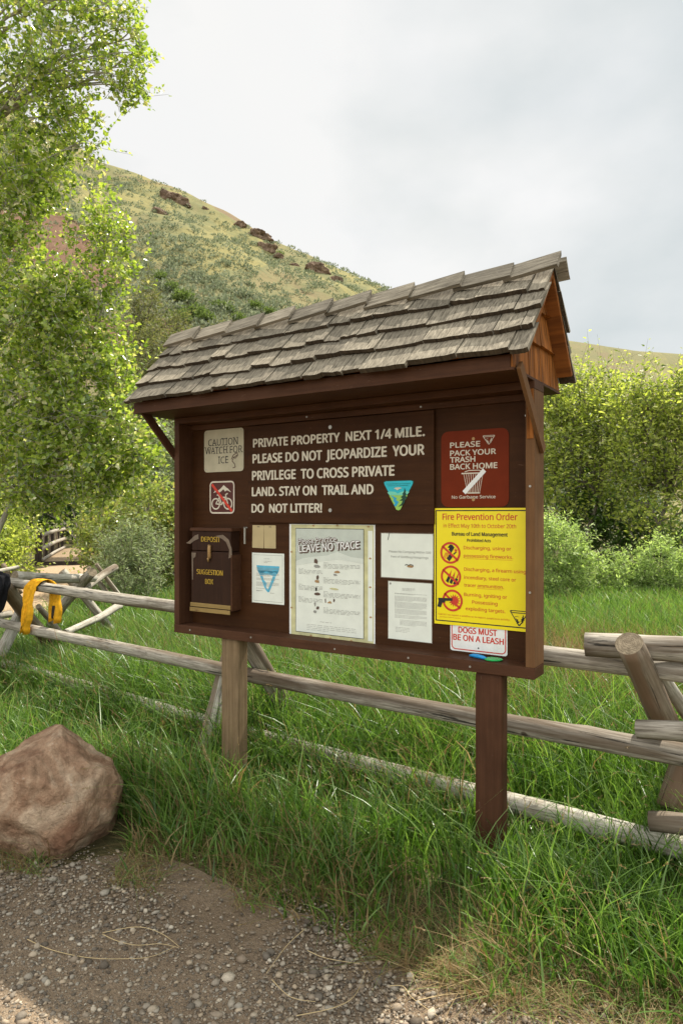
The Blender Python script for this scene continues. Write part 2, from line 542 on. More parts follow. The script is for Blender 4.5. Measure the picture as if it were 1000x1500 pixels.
# ground: one sheet to the horizon
M['ground'] = mat_ground()
M['gravel'] = mat_gravel()
M['trail'] = mat_trail()
gx = np.concatenate([[-2500, -800, -200, -60], np.linspace(-30, 30, 41), [60, 200, 800, 2500]])
gy = np.concatenate([[-800, -200, -40], np.linspace(-12, 48, 61), [100, 250, 800, 2500]])
GX, GY = np.meshgrid(gx, gy, indexing='ij')
GV = np.stack([GX, GY, np.zeros_like(GX)], -1).reshape(-1, 3)
np_mesh('ground', GV, grid_faces(len(gx), len(gy)), M['ground'])['kind'] = 'structure'

EDGE = [(-9.0, 5.6), (-4.5, 4.2), (-2.6, 3.5), (-1.64, 3.18), (-1.2, 3.06), (-0.59, 2.93), (0.0, 2.62), (0.465, 2.32), (0.8, 2.14), (1.07, 1.88), (2.0, 1.3), (4.0, 1.0), (9, -1.0)]


def edge_y(x):
    return interp(EDGE, x)


# gravel path in front
xs = np.concatenate([np.linspace(-9, -3, 25)[:-1], np.linspace(-3, 3, 140), np.linspace(3, 9, 25)[1:]])
vs = np.linspace(0, 1, 60) ** 1.6
XX, VV = np.meshgrid(xs, vs, indexing='ij')
top = edge_y(XX) + (fbm(np.stack([XX * 3, XX * 0, XX * 0], -1).reshape(-1, 3), 4).reshape(XX.shape)) * 0.5 + 0.10
YY = top + (-5.0 - top) * VV
ZZ = 0.006 + 0.016 * (fbm(np.stack([XX * 1.6, YY * 1.6, XX * 0], -1).reshape(-1, 3), 4).reshape(XX.shape) + 0.5) * np.clip(VV * 12, 0, 1)
gp = np_mesh('gravel_path', np.stack([XX, YY, ZZ], -1).reshape(-1, 3), grid_faces(len(xs), len(vs))[:, ::-1], M['gravel'], smooth=True)
gp['kind'] = 'structure'


def path_z(x, y):
    return 0.006 + 0.016 * (fbm(np.stack([x * 1.6, y * 1.6, x * 0], -1), 4) + 0.5)


# dirt trail that comes in from the left and runs up to the footbridge
TRAIL = [(-7.5, 4.4, 1.2), (-5.9, 7.0, 1.1), (-5.3, 9.5, 0.95), (-5.5, 12.0, 0.8), (-6.6, 16.0, 0.75), (-8.3, 20.6, 0.72), (-9.9, 25.5, 0.7), (-11.3, 30.2, 0.8), (-12.2, 36.0, 0.9)]


def trail_at(y):
    return interp([(p[1], p[0]) for p in TRAIL], y), interp([(p[1], p[2]) for p in TRAIL], y)


ty = np.linspace(4.4, 36, 120)
cx, hw = trail_at(ty)
us = np.linspace(-1, 1, 9)
TX = cx[:, None] + us[None, :] * hw[:, None] + 0.12 * np.abs(us)[None, :] * np.sin(ty * 5.1)[:, None]
TV = np.stack([TX, np.repeat(ty[:, None], 9, 1), 0.012 + 0 * TX], -1).reshape(-1, 3)
np_mesh('trail', TV, grid_faces(120, 9)[:, ::-1], M['trail'])['kind'] = 'structure'

# hills
M['hill'] = mat_hill('hillside', 'near')
M['hill_far'] = mat_hill('far_hillside', 'far')
hp = np.linspace(-900, 1100, 260); hv = np.linspace(0, 1.6, 130)
HP, HV = np.meshgrid(hp, hv, indexing='ij')
np_mesh('hill', hill_point(HP, HV).reshape(-1, 3), grid_faces(260, 130), M['hill'], smooth=True)['kind'] = 'structure'
FAR = [(200, 440), (500, 462), (700, 474), (840, 492), (880, 499), (930, 507), (1000, 512), (1100, 515), (1300, 480), (1700, 420)]
fp = np.linspace(200, 1700, 160); fv = np.linspace(0, 1.7, 70)
FP, FV = np.meshgrid(fp, fv, indexing='ij')
fa = (FP - 500) / 1000; FZ = 210 + 230 * FV
hr = (752 - interp(FAR, FP)) / 1000 * 440
FH = np.where(FV <= 1, hr * (1.1 * FV - 0.1 * FV ** 2), hr * (1 - 0.7 * np.clip(FV - 1, 0, 9) ** 1.3)) - 1
FPn = np.stack([fa * FZ, FZ, FH], -1)
FPn[..., 2] += (fbm(FPn.reshape(-1, 3) * np.array([0.02, 0.02, 0]), 5) * 14).reshape(FV.shape) * np.clip(FV * 2, 0, 1) * np.clip(np.abs(FV - 1) * 2.5 + 0.15, 0, 1)
np_mesh('far_hill', FPn.reshape(-1, 3), grid_faces(160, 70), M['hill_far'], smooth=True)['kind'] = 'structure'


# ------------------------------------------------------------------ builders: boxes, logs, leaves
class MB:
    def __init__(self):
        self.v = []; self.f = []; self.mi = []

    def box(self, x0, x1, y0, y1, z0, z1, mi=0):
        b = len(self.v)
        self.v += [(x0, y0, z0), (x1, y0, z0), (x1, y1, z0), (x0, y1, z0), (x0, y0, z1), (x1, y0, z1), (x1, y1, z1), (x0, y1, z1)]
        for q in ((0, 3, 2, 1), (4, 5, 6, 7), (0, 1, 5, 4), (1, 2, 6, 5), (2, 3, 7, 6), (3, 0, 4, 7)):
            self.f.append(tuple(b + k for k in q)); self.mi.append(mi)

    def hexa(self, pts, mi=0):
        """8 points: bottom ring 0-3, top ring 4-7"""
        b = len(self.v)
        self.v += [tuple(p) for p in pts]
        for q in ((0, 3, 2, 1), (4, 5, 6, 7), (0, 1, 5, 4), (1, 2, 6, 5), (2, 3, 7, 6), (3, 0, 4, 7)):
            self.f.append(tuple(b + k for k in q)); self.mi.append(mi)

    def tube(self, pts, radii, n=8, cap=True, mi=0):
        pts = [Vector(p) for p in pts]
        if not hasattr(radii, '__len__'): radii = [radii] * len(pts)
        b = len(self.v)
        prev = None
        for i, p in enumerate(pts):
            d = (pts[min(i + 1, len(pts) - 1)] - pts[max(i - 1, 0)])
            d = d.normalized() if d.length > 1e-9 else Vector((0, 0, 1))
            if prev is None:
                prev = d.orthogonal().normalized()
            prev = (prev - d * prev.dot(d)).normalized()
            q = d.cross(prev)
            for k in range(n):
                a = 2 * math.pi * k / n
                self.v.append(tuple(p + (prev * math.cos(a) + q * math.sin(a)) * radii[i]))
        for i in range(len(pts) - 1):
            for k in range(n):
                self.f.append((b + i * n + k, b + i * n + (k + 1) % n, b + (i + 1) * n + (k + 1) % n, b + (i + 1) * n + k)); self.mi.append(mi)
        if cap:
            self.f.append(tuple(b + k for k in reversed(range(n)))); self.mi.append(mi)
            e = b + (len(pts) - 1) * n
            self.f.append(tuple(e + k for k in range(n))); self.mi.append(mi)

    def build(self, name, mats, parent=None, loc=None, rot=None, smooth=False, bevel=0.0):
        o = mesh_obj(name, self.v, self.f, mats, parent, loc, rot, smooth, self.mi)
        if bevel:
            m = o.modifiers.new('bevel', 'BEVEL'); m.width = bevel; m.segments = 2; m.limit_method = 'ANGLE'; m.angle_limit = R(40)
        return o


def add_log(name, p0, p1, r0, r1, mat, parent, bend=0.015, seed=0, lump=0.05, sides=18):
    """a peeled pole from p0 to p1 with its own knots, bend and sawn ends; grain along its local Z"""
    p0 = Vector(p0); p1 = Vector(p1)
    d = p1 - p0; Ln = d.length
    n = max(8, min(60, int(Ln / 0.06)))
    rr = np.random.default_rng(seed + 100)
    zs = np.linspace(0, Ln, n)
    ang = np.linspace(0, 2 * np.pi, sides, endpoint=False)
    Zg, A = np.meshgrid(zs, ang, indexing='ij')
    rad = r0 + (r1 - r0) * Zg / Ln
    nz = fbm(np.stack([np.cos(A) * 1.1 + seed * 3.1, np.sin(A) * 1.1, Zg * 1.6], -1).reshape(-1, 3), 3).reshape(Zg.shape)
    rad = rad * (1 + lump * 4 * nz)
    for k in range(max(2, int(Ln * 1.6))):
        kz = rr.uniform(0.05, 0.95) * Ln; ka = rr.uniform(0, 6.28)
        dd = ((Zg - kz) / 0.05) ** 2 + (np.angle(np.exp(1j * (A - ka))) / 0.45) ** 2
        rad = rad + 0.12 * r0 * np.exp(-dd)
    be = bend * Ln
    ph = rr.uniform(0, 6.28)
    ox = be * np.sin(np.pi * Zg / Ln) * math.cos(ph) + 0.3 * be * np.sin(3.3 * np.pi * Zg / Ln + ph)
    oy = be * np.sin(np.pi * Zg / Ln) * math.sin(ph)
    ox -= 0.3 * be * math.sin(ph)
    V = np.stack([ox + rad * np.cos(A), oy + rad * np.sin(A), Zg], -1).reshape(-1, 3)
    faces = []; mi = []
    for i in range(n - 1):
        for k in range(sides):
            faces.append((i * sides + k, i * sides + (k + 1) % sides, (i + 1) * sides + (k + 1) % sides, (i + 1) * sides + k)); mi.append(0)
    faces.append(tuple(reversed(range(sides)))); mi.append(1)
    e = (n - 1) * sides
    faces.append(tuple(e + k for k in range(sides))); mi.append(1)
    o = mesh_obj(name, V, faces, [mat, M['endgrain']], parent, p0 - parent.location, d.to_track_quat('Z', 'Y').to_euler(), False, mi)
    sm = [True] * (len(faces) - 2) + [False, False]
    o.data.polygons.foreach_set('use_smooth', sm)
    return o


def unit(a):
    return a / np.maximum(np.linalg.norm(a, axis=-1, keepdims=True), 1e-9)


def leaf_mesh(P, D, N, ln, wd, fold=0.25):
    """diamond leaves: base P, long axis D, face normal N, folded along the midrib -> V, F (tris)"""
    n = len(P)
    S = unit(np.cross(D, N)); N = np.cross(S, D)
    ln = ln[:, None]; wd = wd[:, None]
    b = P; t = P + D * ln
    l = P + D * ln * 0.42 + S * wd * 0.5 + N * wd * fold
    r = P + D * ln * 0.42 - S * wd * 0.5 + N * wd * fold
    V = np.stack([b, r, t, l], 1).reshape(-1, 3)
    i = np.arange(n)[:, None] * 4
    F = np.concatenate([i + np.array([0, 1, 2]), i + np.array([0, 2, 3])], 1).reshape(-1, 3)
    return V, F


def sprays(centres, radii, counts, L, nleaf, leaf, up=0.6, out=0.5, rand=0.5, shell=0.55, gen=None, droop=0.15, spread=1.0):
    """leafy twigs filling ellipsoids -> leaf V,F and twig polylines"""
    g = gen or rng
    Pb = []; Db = []; tw = []
    for c, r, k in zip(centres, radii, counts):
        c = np.array(c); r = np.array(r)
        u = unit(g.normal(size=(k, 3)))
        rad = g.uniform(shell ** 3, 1, size=(k, 1)) ** (1 / 3)
        off = u * rad * r
        Pb.append(c + off - 0)
        d = unit(off / r) * out + np.array([0, 0, up]) + g.normal(size=(k, 3)) * rand
        Db.append(unit(d))
    P0 = np.concatenate(Pb); D0 = np.concatenate(Db)
    k = len(P0)
    Ls = L * g.uniform(0.55, 1.25, size=k)
    P0 = P0 - D0 * Ls[:, None] * 0.5
    t = (np.arange(nleaf) + 0.5) / nleaf
    T = t[None, :] + g.uniform(-0.4, 0.4, size=(k, nleaf)) / nleaf
    side = unit(np.cross(D0, np.array([0.1, 0.2, 1.0])) + 1e-6)
    bendv = (g.normal(size=(k, 3)) * 0.3 + np.array([0, 0, -droop])) * Ls[:, None]
    P = P0[:, None, :] + D0[:, None, :] * (T * Ls[:, None])[..., None] + bendv[:, None, :] * (T ** 2)[..., None]
    n = k * nleaf
    P = P.reshape(-1, 3)
    az = g.uniform(0, 2 * np.pi, size=n)
    Dr = np.repeat(D0, nleaf, 0)
    S = np.repeat(side, nleaf, 0); Q = np.cross(Dr, S)
    ld = unit(Dr * 0.55 + (S * np.cos(az)[:, None] + Q * np.sin(az)[:, None]) * spread + g.normal(size=(n, 3)) * 0.25 + np.array([0, 0, -0.12]))
    ln_, wd_, jit = leaf
    nn = unit(g.normal(size=(n, 3)) + np.array([0, 0, 0.9]))
    sc = g.uniform(1 - jit, 1 + jit, size=n) * np.where(T.reshape(-1) > 0.85, 0.75, 1.0)
    P = P + (S * np.cos(az)[:, None] + Q * np.sin(az)[:, None]) * (ln_ * 0.3)
    V, F = leaf_mesh(P, ld, nn, ln_ * sc, wd_ * sc)
    pts = np.stack([P0, P0 + D0 * Ls[:, None] * 0.5 + bendv * 0.25, P0 + D0 * Ls[:, None] + bendv], 1)
    return V, F, pts


def twig_tubes(pts, r, g=None):
    """thin three-sided tubes through k polylines of 3 points"""
    k, m, _ = pts.shape
    d = unit(pts[:, -1] - pts[:, 0])
    a = unit(np.cross(d, np.array([0.3, 0.5, 0.8]))); b = np.cross(d, a)
    rad = np.linspace(1, 0.35, m) * r
    V = []
    for j in range(3):
        th = 2 * np.pi * j / 3
        V.append(pts + (a * math.cos(th) + b * math.sin(th))[:, None, :] * rad[None, :, None])
    V = np.stack(V, 2).reshape(-1, 3)                      # k, m, 3
    base = (np.arange(k) * m * 3)[:, None, None] + (np.arange(m - 1) * 3)[None, :, None] + np.arange(3)[None, None, :]
    nxt = (np.arange(k) * m * 3)[:, None, None] + (np.arange(m - 1) * 3)[None, :, None] + ((np.arange(3) + 1) % 3)[None, None, :]
    F = np.stack([base, nxt, nxt + 3, base + 3], -1).reshape(-1, 4)
    return V, F


def limb_curve(a, b, sag, n=7, seed=0):
    a = Vector(a); b = Vector(b)
    rr = random.Random(seed)
    j = Vector((rr.uniform(-1, 1), rr.uniform(-1, 1), 0)) * (b - a).length * 0.06
    out = []
    for i in range(n):
        t = i / (n - 1)
        p = a.lerp(b, t)
        p.z += sag * math.sin(math.pi * t) * (b - a).length
        p += j * math.sin(2 * math.pi * t)
        out.append(p)
    return out


def plant(name, label, cat, base, clumps, leaf, leafmat, barkmat, group=None, L=0.5, nleaf=24, trunk=None, up=0.6, out=0.5, rand=0.5,
          shell=0.55, droop=0.15, twig_r=0.004, trunk_r=0.06, seed=0, stem='trunk', crown='crown', spread=1.0, limb_r=None, sag=0.08):
    """a tree or shrub: clumps = (centre, radii, number of sprays); limbs run from the trunk to every clump"""
    g = np.random.default_rng(seed + 5)
    base = Vector(base)
    root = empty(name, base)
    tag(root, label, cat, group)
    V, F, pts = sprays([c[0] for c in clumps], [c[1] for c in clumps], [c[2] for c in clumps], L, nleaf, leaf, up, out, rand, shell, g, droop, spread)
    b = np.array(base)
    np_mesh(crown, V - b, F, leafmat, root)
    mb = MB()
    if trunk:
        tp = [Vector(p) for p in trunk]
        mb.tube([p - base for p in tp], [trunk_r * (1 - 0.55 * i / (len(tp) - 1)) for i in range(len(tp))], 10)
    else:
        tp = [base]
    lr = limb_r or trunk_r * 0.45
    for i, c in enumerate(clumps):
        cc = Vector(c[0])
        lower = [p for p in tp if p.z < cc.z - 0.1] or [tp[0]]
        s = min(lower, key=lambda p: (p - cc).length)
        if not trunk:
            s = base + Vector((g.uniform(-.15, .15), g.uniform(-.15, .15), 0))
        tip = cc + Vector((0, 0, c[1][2] * 0.1))
        cv = limb_curve(s, tip, sag, 7, seed * 31 + i)
        mb.tube([p - base for p in cv], [lr * (1 - 0.8 * k / 6) for k in range(7)], 6)
        for _ in range(3):
            u = unit(g.normal(size=3)) * np.array(c[1]) * 0.75
            e = cc + Vector(u)
            cv2 = limb_curve(cv[g.integers(2, 6)], e, sag, 5, seed + i + _)
            mb.tube([p - base for p in cv2], [lr * 0.45 * (1 - 0.75 * k / 4) for k in range(5)], 5)
    Vt, Ft = twig_tubes(pts - b, twig_r)
    off = len(mb.v)
    V2 = np.concatenate([np.array(mb.v), Vt]) if mb.v else Vt
    faces = [list(f) for f in mb.f] + (Ft + off).tolist()
    mesh_obj(stem, V2, faces, barkmat, root, smooth=True)
    return root


LEAF = {}
LEAF['poplar'] = mat_leaf('poplar_leaf', [(0.0, (0.036, 0.060, 0.011)), (0.25, (0.090, 0.128, 0.022)), (0.55, (0.130, 0.165, 0.029)), (0.82, (0.175, 0.205, 0.045)), (0.93, (0.21, 0.19, 0.10)), (1.0, (0.30, 0.30, 0.19))], (1.35, 1.4, 0.7), 0.44, 0.26, 0.85, 2.5)
LEAF['willow'] = mat_leaf('willow_leaf', [(0.0, (0.035, 0.050, 0.012)), (0.3, (0.090, 0.112, 0.023)), (0.65, (0.140, 0.160, 0.031)), (1.0, (0.215, 0.225, 0.065))], (1.35, 1.4, 0.8), 0.44, 0.45, 0.4, 2.75)
LEAF['pale'] = mat_leaf('pale_willow_leaf', [(0.0, (0.060, 0.090, 0.028)), (0.35, (0.145, 0.190, 0.062)), (0.7, (0.190, 0.240, 0.085)), (1.0, (0.265, 0.310, 0.14))], (1.25, 1.35, 0.8), 0.44, 0.5, 0.4, 2.1)
LEAF['rose'] = mat_leaf('rose_leaf', [(0.0, (0.075, 0.098, 0.024)), (0.6, (0.125, 0.150, 0.037)), (0.9, (0.18, 0.185, 0.055)), (1.0, (0.21, 0.165, 0.055))], (1.3, 1.35, 0.8), 0.4, 0.45, 0.4, 2.3)
LEAF['silver'] = mat_leaf('silver_leaf', [(0.0, (0.11, 0.145, 0.07)), (0.6, (0.185, 0.22, 0.11)), (1.0, (0.29, 0.33, 0.19))], (1.2, 1.25, 0.9), 0.38, 0.5, 0.4, 1.4)
LEAF['dark'] = mat_leaf('dark_leaf', [(0.0, (0.03, 0.06, 0.012)), (0.6, (0.05, 0.09, 0.018)), (1.0, (0.08, 0.125, 0.03))], (1.3, 1.4, 0.7), 0.38, 0.4, 0.4, 1.6)
LEAF['olive'] = mat_leaf('olive_needle', [(0.0, (0.055, 0.065, 0.022)), (0.6, (0.085, 0.095, 0.034)), (1.0, (0.12, 0.115, 0.05))], (1.2, 1.2, 0.8), 0.35, 0.6, 0.25, 2.0)
LEAF['hillgreen'] = mat_leaf('hill_shrub_leaf', [(0.0, (0.04, 0.06, 0.018)), (0.6, (0.085, 0.115, 0.032)), (1.0, (0.14, 0.17, 0.06))], (1.2, 1.3, 0.8), 0.38, 0.5, 0.3, 1.6)
LEAF['sage'] = mat_leaf('sage_leaf', [(0.0, (0.10, 0.12, 0.075)), (0.6, (0.16, 0.185, 0.12)), (1.0, (0.24, 0.26, 0.18))], (1.1, 1.1, 0.9), 0.2, 0.7, 0.2, 1.45)
LEAF['grass'] = mat_leaf('grass_blade', [(0.0, (0.024, 0.062, 0.008)), (0.5, (0.060, 0.130, 0.016)), (1.0, (0.118, 0.198, 0.034))], (1.3, 1.35, 0.7), 0.36, 0.34, 0.55, 1.25)
LEAF['grass2'] = mat_leaf('fresh_grass_blade', [(0.0, (0.080, 0.16, 0.030)), (1.0, (0.165, 0.240, 0.065))], (1.3, 1.35, 0.7), 0.40, 0.40, 0.5, 1.4)
LEAF['dry'] = mat_leaf('dry_blade', [(0.0, (0.24, 0.16, 0.07)), (0.6, (0.36, 0.26, 0.12)), (1.0, (0.46, 0.36, 0.19))], (1.1, 1.0, 0.8), 0.35, 0.6, 0.25, 0.8)

# ------------------------------------------------------------------ information board
O = Vector((0.8475, 3.0, 0.0))
ROT = math.atan2(-0.542, 0.84)
RM = Matrix.Rotation(ROT, 3, 'Z')


def B(x, y, z):
    """board coordinates (x along the board, y to its back, z up) -> world"""
    return O + RM @ Vector((x, y, z))


kiosk = empty('information_board', O, ROT)
tag(kiosk, 'brown wooden trailhead notice board on two posts under a shingled roof', 'notice board')
XL, XR = -2.238, 0.0

# posts
p = MB(); p.box(-0.288, -0.155, 0.02, 0.11, -0.2, 0.866)
o = p.build('post', M['paint_v'], kiosk, bevel=0.018); o['label'] = 'brown painted post'
p = MB(); p.box(-1.868, -1.735, 0.02, 0.11, -0.2, 0.866)
o = p.build('post', M['post_bare'], kiosk, bevel=0.012); o['label'] = 'bare unpainted post'
# frame boards, butted
for nm, dims, mt in (('sill_board', (XL, XR, 0.0, 0.142, 0.866, 0.917), M['paint']),
                     ('jamb_board', (XL, XL + 0.042, 0.0015, 0.142, 0.917, 2.15), M['paint_v']),
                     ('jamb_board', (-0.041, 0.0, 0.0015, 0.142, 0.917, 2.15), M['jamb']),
                     ('head_board', (XL, XR, 0.0, 0.142, 2.15, 2.186), M['paint'])):
    b = MB(); b.box(*dims); b.build(nm, mt, kiosk, bevel=0.003)
b = MB(); b.box(XL + 0.042, -0.041, 0.118, 0.140, 0.917, 2.15)
b.build('back_panel', M['panel'], kiosk)
b = MB(); b.box(XL + 0.042, -0.041, 0.097, 0.118, 2.117, 2.15)
b.build('cornice_strip', M['paint'], kiosk, bevel=0.003)
# bare split strip on the right jamb where the paint came off
b = MB(); b.box(-0.034, -0.004, -0.0035, 0.0015, 1.93, 2.15)
b.build('bare_strip', M['cedar'], kiosk, bevel=0.001)

for (x, z, y) in ((-2.1, 0.892, 0.0), (-1.62, 0.895, 0.0), (-1.05, 0.890, 0.0), (-0.62, 0.893, 0.0), (-0.3, 0.889, 0.0), (-0.075, 2.05, 0.118), (-1.30, 2.135, 0.097), (-0.6, 2.132, 0.097), (-0.0205, 1.25, 0.0015), (-0.02, 1.72, 0.0015)):
    b = MB(); b.tube([(x, y - 0.0025, z), (x, y + 0.003, z)], 0.0055, 8)
    b.build('nail_head', M['metal'], kiosk)

# roof: sheathing, shingles, caps, soffit, gables, braces
RX0, RX1 = -2.31, 0.07
RIDGE_Y, RIDGE_Z = 0.08, 2.690
SL = math.atan2(0.449, 0.374)


def roof_pt(side, x, d, n):
    """side -1 front / +1 back; d distance down the slope from the ridge, n height off the sheathing"""
    return (x, RIDGE_Y + side * (d * math.cos(SL) + n * math.sin(SL)), RIDGE_Z - d * math.sin(SL) + n * math.cos(SL))


roof_root = empty('roof', (0, 0, 0)); roof_root.parent = kiosk
b = MB()
for side in (-1, 1):
    pts = []
    for n in (-0.022, 0.0):
        for (x, d) in ((RX0 + 0.012, 0.012), (RX1 - 0.012, 0.012), (RX1 - 0.012, 0.535), (RX0 + 0.012, 0.535)):
            pts.append(roof_pt(side, x, d, n - 0.001))
    b.hexa(pts)
b.build('sheathing', M['sheath'], roof_root)
# shingles, mapped so the grain runs down the slope: each slope has its own mesh in local (x, d, n)
rs = random.Random(5)
for side in (-1, 1):
    b = MB()
    for row in range(5):
        d1 = [0.105, 0.185, 0.318, 0.452, 0.587][row] if row else 0.06
        if row == 0: continue
        ln = 0.21 if row < 4 else 0.20
        x = RX0 - rs.uniform(0, 0.05)
        while x < RX1 - 0.03:
            w = rs.choice([rs.uniform(0.09, 0.15), rs.uniform(0.14, 0.29)])
            x1 = min(x + w, RX1 + rs.uniform(-0.004, 0.010))
            if RX1 - x1 < 0.05: x1 = RX1 + rs.uniform(-0.004, 0.01)
            x0 = max(x, RX0 + rs.uniform(-0.008, 0.006))
            de = d1 + rs.uniform(-0.010, 0.010)
            sk = rs.uniform(-0.005, 0.005)
            nb = 0.034 + rs.uniform(-0.004, 0.009)
            th = rs.uniform(0.019, 0.029)
            tw = rs.uniform(-0.003, 0.003)
            d0 = max(0.0, de - ln)
            k = 5
            base = len(b.v)
            for i in range(k + 1):
                tx = i / k
                xx = x0 + (x1 - x0 - 0.006) * tx
                dd = de + sk * (tx - 0.5) * 2 + rs.uniform(-0.0035, 0.0035)
                cup = 0.004 * (tx - 0.5) ** 2 * 4 * rs.uniform(0.5, 1)
                nn = nb + tw * (tx - 0.5) * 2 + cup
                for (D_, N_) in ((d0, 0.001), (dd, nn - th), (dd + 0.001, nn), (d0, 0.005)):
                    b.v.append((xx, D_, N_))
            for i in range(k):
                q = base + i * 4
                for a_, c_ in ((0, 1), (1, 2), (2, 3), (3, 0)):
                    b.f.append((q + a_, q + c_, q + 4 + c_, q + 4 + a_)); b.mi.append(1 if a_ in (0, 1) else 0)
            b.f.append((base + 3, base + 2, base + 1, base)); b.mi.append(0)
            e = base + k * 4
            b.f.append((e, e + 1, e + 2, e + 3)); b.mi.append(0)
            x = x1
            if x1 > RX1 - 0.02: break
    o = b.build('shingles', [M['shingle'], M['shingle_end']], roof_root)
    # local (x, d, n) -> roof plane
    ex = Vector((1, 0, 0)); ed = Vector((0, side * math.cos(SL), -math.sin(SL))); en = Vector((0, side * math.sin(SL), math.cos(SL)))
    o.matrix_local = Matrix(((ex.x, ed.x, en.x, 0), (ex.y, ed.y, en.y, RIDGE_Y), (ex.z, ed.z, en.z, RIDGE_Z), (0, 0, 0, 1)))
    if side == 1:      # mirrored handedness: turn the faces round
        o.data.flip_normals()
# ridge caps: overlapping pairs of boards, each lifted at its right end
b = MB()
ncap = 10
for k in range(ncap):
    xa = -2.325 + k * 0.2425
    xb = xa + 0.275 + rs.uniform(-0.015, 0.015)
    if k == ncap - 1: xb = 0.106
    na, nb = 0.024 + rs.uniform(0, 0.003), 0.046 + rs.uniform(-0.004, 0.008)
    wv = 0.088 + rs.uniform(-0.006, 0.008)
    for side in (-1, 1):
        pts = []
        for t_ in (0.0, 0.017):
            for (x, d, n) in ((xa, -0.004, na), (xb, -0.004, nb), (xb + rs.uniform(-.004, .004), wv, nb), (xa, wv, na)):
                pts.append(roof_pt(side, x, d if t_ == 0 else d - 0.012 * (d < 0.01), n + t_ + side * 0.0006))
        b.hexa(pts)
o = b.build('ridge_cap', mat_board('weathered_cap', (0.10, 0.086, 0.064), (0.30, 0.265, 0.205), 0, (0.68, (0.45, 0.42, 0.36)), 80, 0.9, 0.25, 0.9), roof_root)
# eave boards and soffit
b = MB(); b.box(RX0 + 0.015, -0.02, -0.262, -0.242, 2.199, 2.252)
b.box(RX0 + 0.015, -0.02, 0.402, 0.422, 2.199, 2.245)
b.build('fascia', M['paint'], roof_root)
b = MB(); b.box(RX0 + 0.012, -0.004, -0.266, 0.426, 2.187, 2.198)
b.build('soffit', M['paint'], roof_root)


def gable(x, sgn):
    b = MB()
    zt = RIDGE_Z - 0.045
    yf, yb = -0.262, 0.422

    def zmax(y):
        return RIDGE_Z - 0.034 - abs(y - RIDGE_Y) * math.tan(SL) * 0.985
    # backing
    bk = [(x - sgn * 0.012, yf, 2.1985), (x - sgn * 0.012, yb, 2.1985), (x - sgn * 0.012, RIDGE_Y, zt)]
    n0 = len(b.v); b.v += bk; b.f.append((n0, n0 + 1, n0 + 2)); b.mi.append(0)
    rq = random.Random(3)
    for row, (z0, z1, th) in enumerate(((2.199, 2.36, 0.012), (2.335, 2.52, 0.022), (2.49, 2.66, 0.030))):
        y = yf
        while y < yb - 0.02:
            w = rq.uniform(0.075, 0.15)
            y1 = min(y + w, yb)
            zz0 = z0 + rq.uniform(0.0, 0.028) * (row > 0)
            pa = min(z1, zmax(y + 0.002)); pb = min(z1, zmax(y1 - 0.004))
            ya, ybb = y + 0.002, y1 - 0.004
            if max(pa, pb) > zz0 + 0.02:
                pa = max(pa, zz0 + 0.003); pb = max(pb, zz0 + 0.003)
                t2 = th + rq.uniform(-0.003, 0.004)
                pts = [(x, ya, zz0), (x, ybb, zz0), (x, ybb, pb), (x, ya, pa), (x + sgn * t2, ya, zz0), (x + sgn * t2, ybb, zz0), (x + sgn * t2 * 0.4, ybb, pb), (x + sgn * t2 * 0.4, ya, pa)]
                # a middle point under the peak
                b.hexa(pts)
            y = y1
    return b


g_ = gable(-0.018, 1).build('gable', M['cedar'], roof_root)
g_ = gable(-2.222, -1).build('gable', M['cedar'], roof_root)


def brace(x0, x1, mt):
    a = Vector((0, 0.095, 1.885)); c = Vector((0, -0.235, 2.21))
    d = (c - a).normalized(); s = Vector((0, -d.z, d.y)) * 0.024
    pts = []
    for x in (x0, x1):
        for q in (a - s, a + s, c + s, c - s):
            pts.append((x, q.y, q.z))
    b = MB(); b.hexa(pts)
    return b.build('brace', mt, kiosk, bevel=0.002)


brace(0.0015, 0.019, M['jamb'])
brace(-2.2585, -2.2395, M['paint_v'])

# ------------------------------------------------------------------ lettering and pictograms
_caps = {}
# a plain sans typeface out of Blender's own set, where this build ships it; else the built-in one
try:
    FONT = bpy.data.fonts.load(bpy.utils.system_resource('DATAFILES', path='fonts') + '/NotoSansHebrew-Regular.woff2')
except Exception:
    FONT = None


def text_mesh(body):
    key = body
    if key in _caps: return _caps[key]
    cu = bpy.data.curves.new('glyphs', 'FONT')
    cu.body = body; cu.size = 1.0
    if FONT: cu.font = FONT
    cu.resolution_u = 3
    ob = bpy.data.objects.new('glyphs', cu)
    COL.objects.link(ob)
    dg = bpy.context.evaluated_depsgraph_get()
    me = bpy.data.meshes.new_from_object(ob.evaluated_get(dg))
    V = [(v.co.x, v.co.y) for v in me.vertices]
    F = [tuple(p_.vertices) for p_ in me.polygons]
    bpy.data.objects.remove(ob); bpy.data.curves.remove(cu); bpy.data.meshes.remove(me)
    _caps[key] = (V, F)
    return V, F


CAP = max(v[1] for v in text_mesh('H')[0])


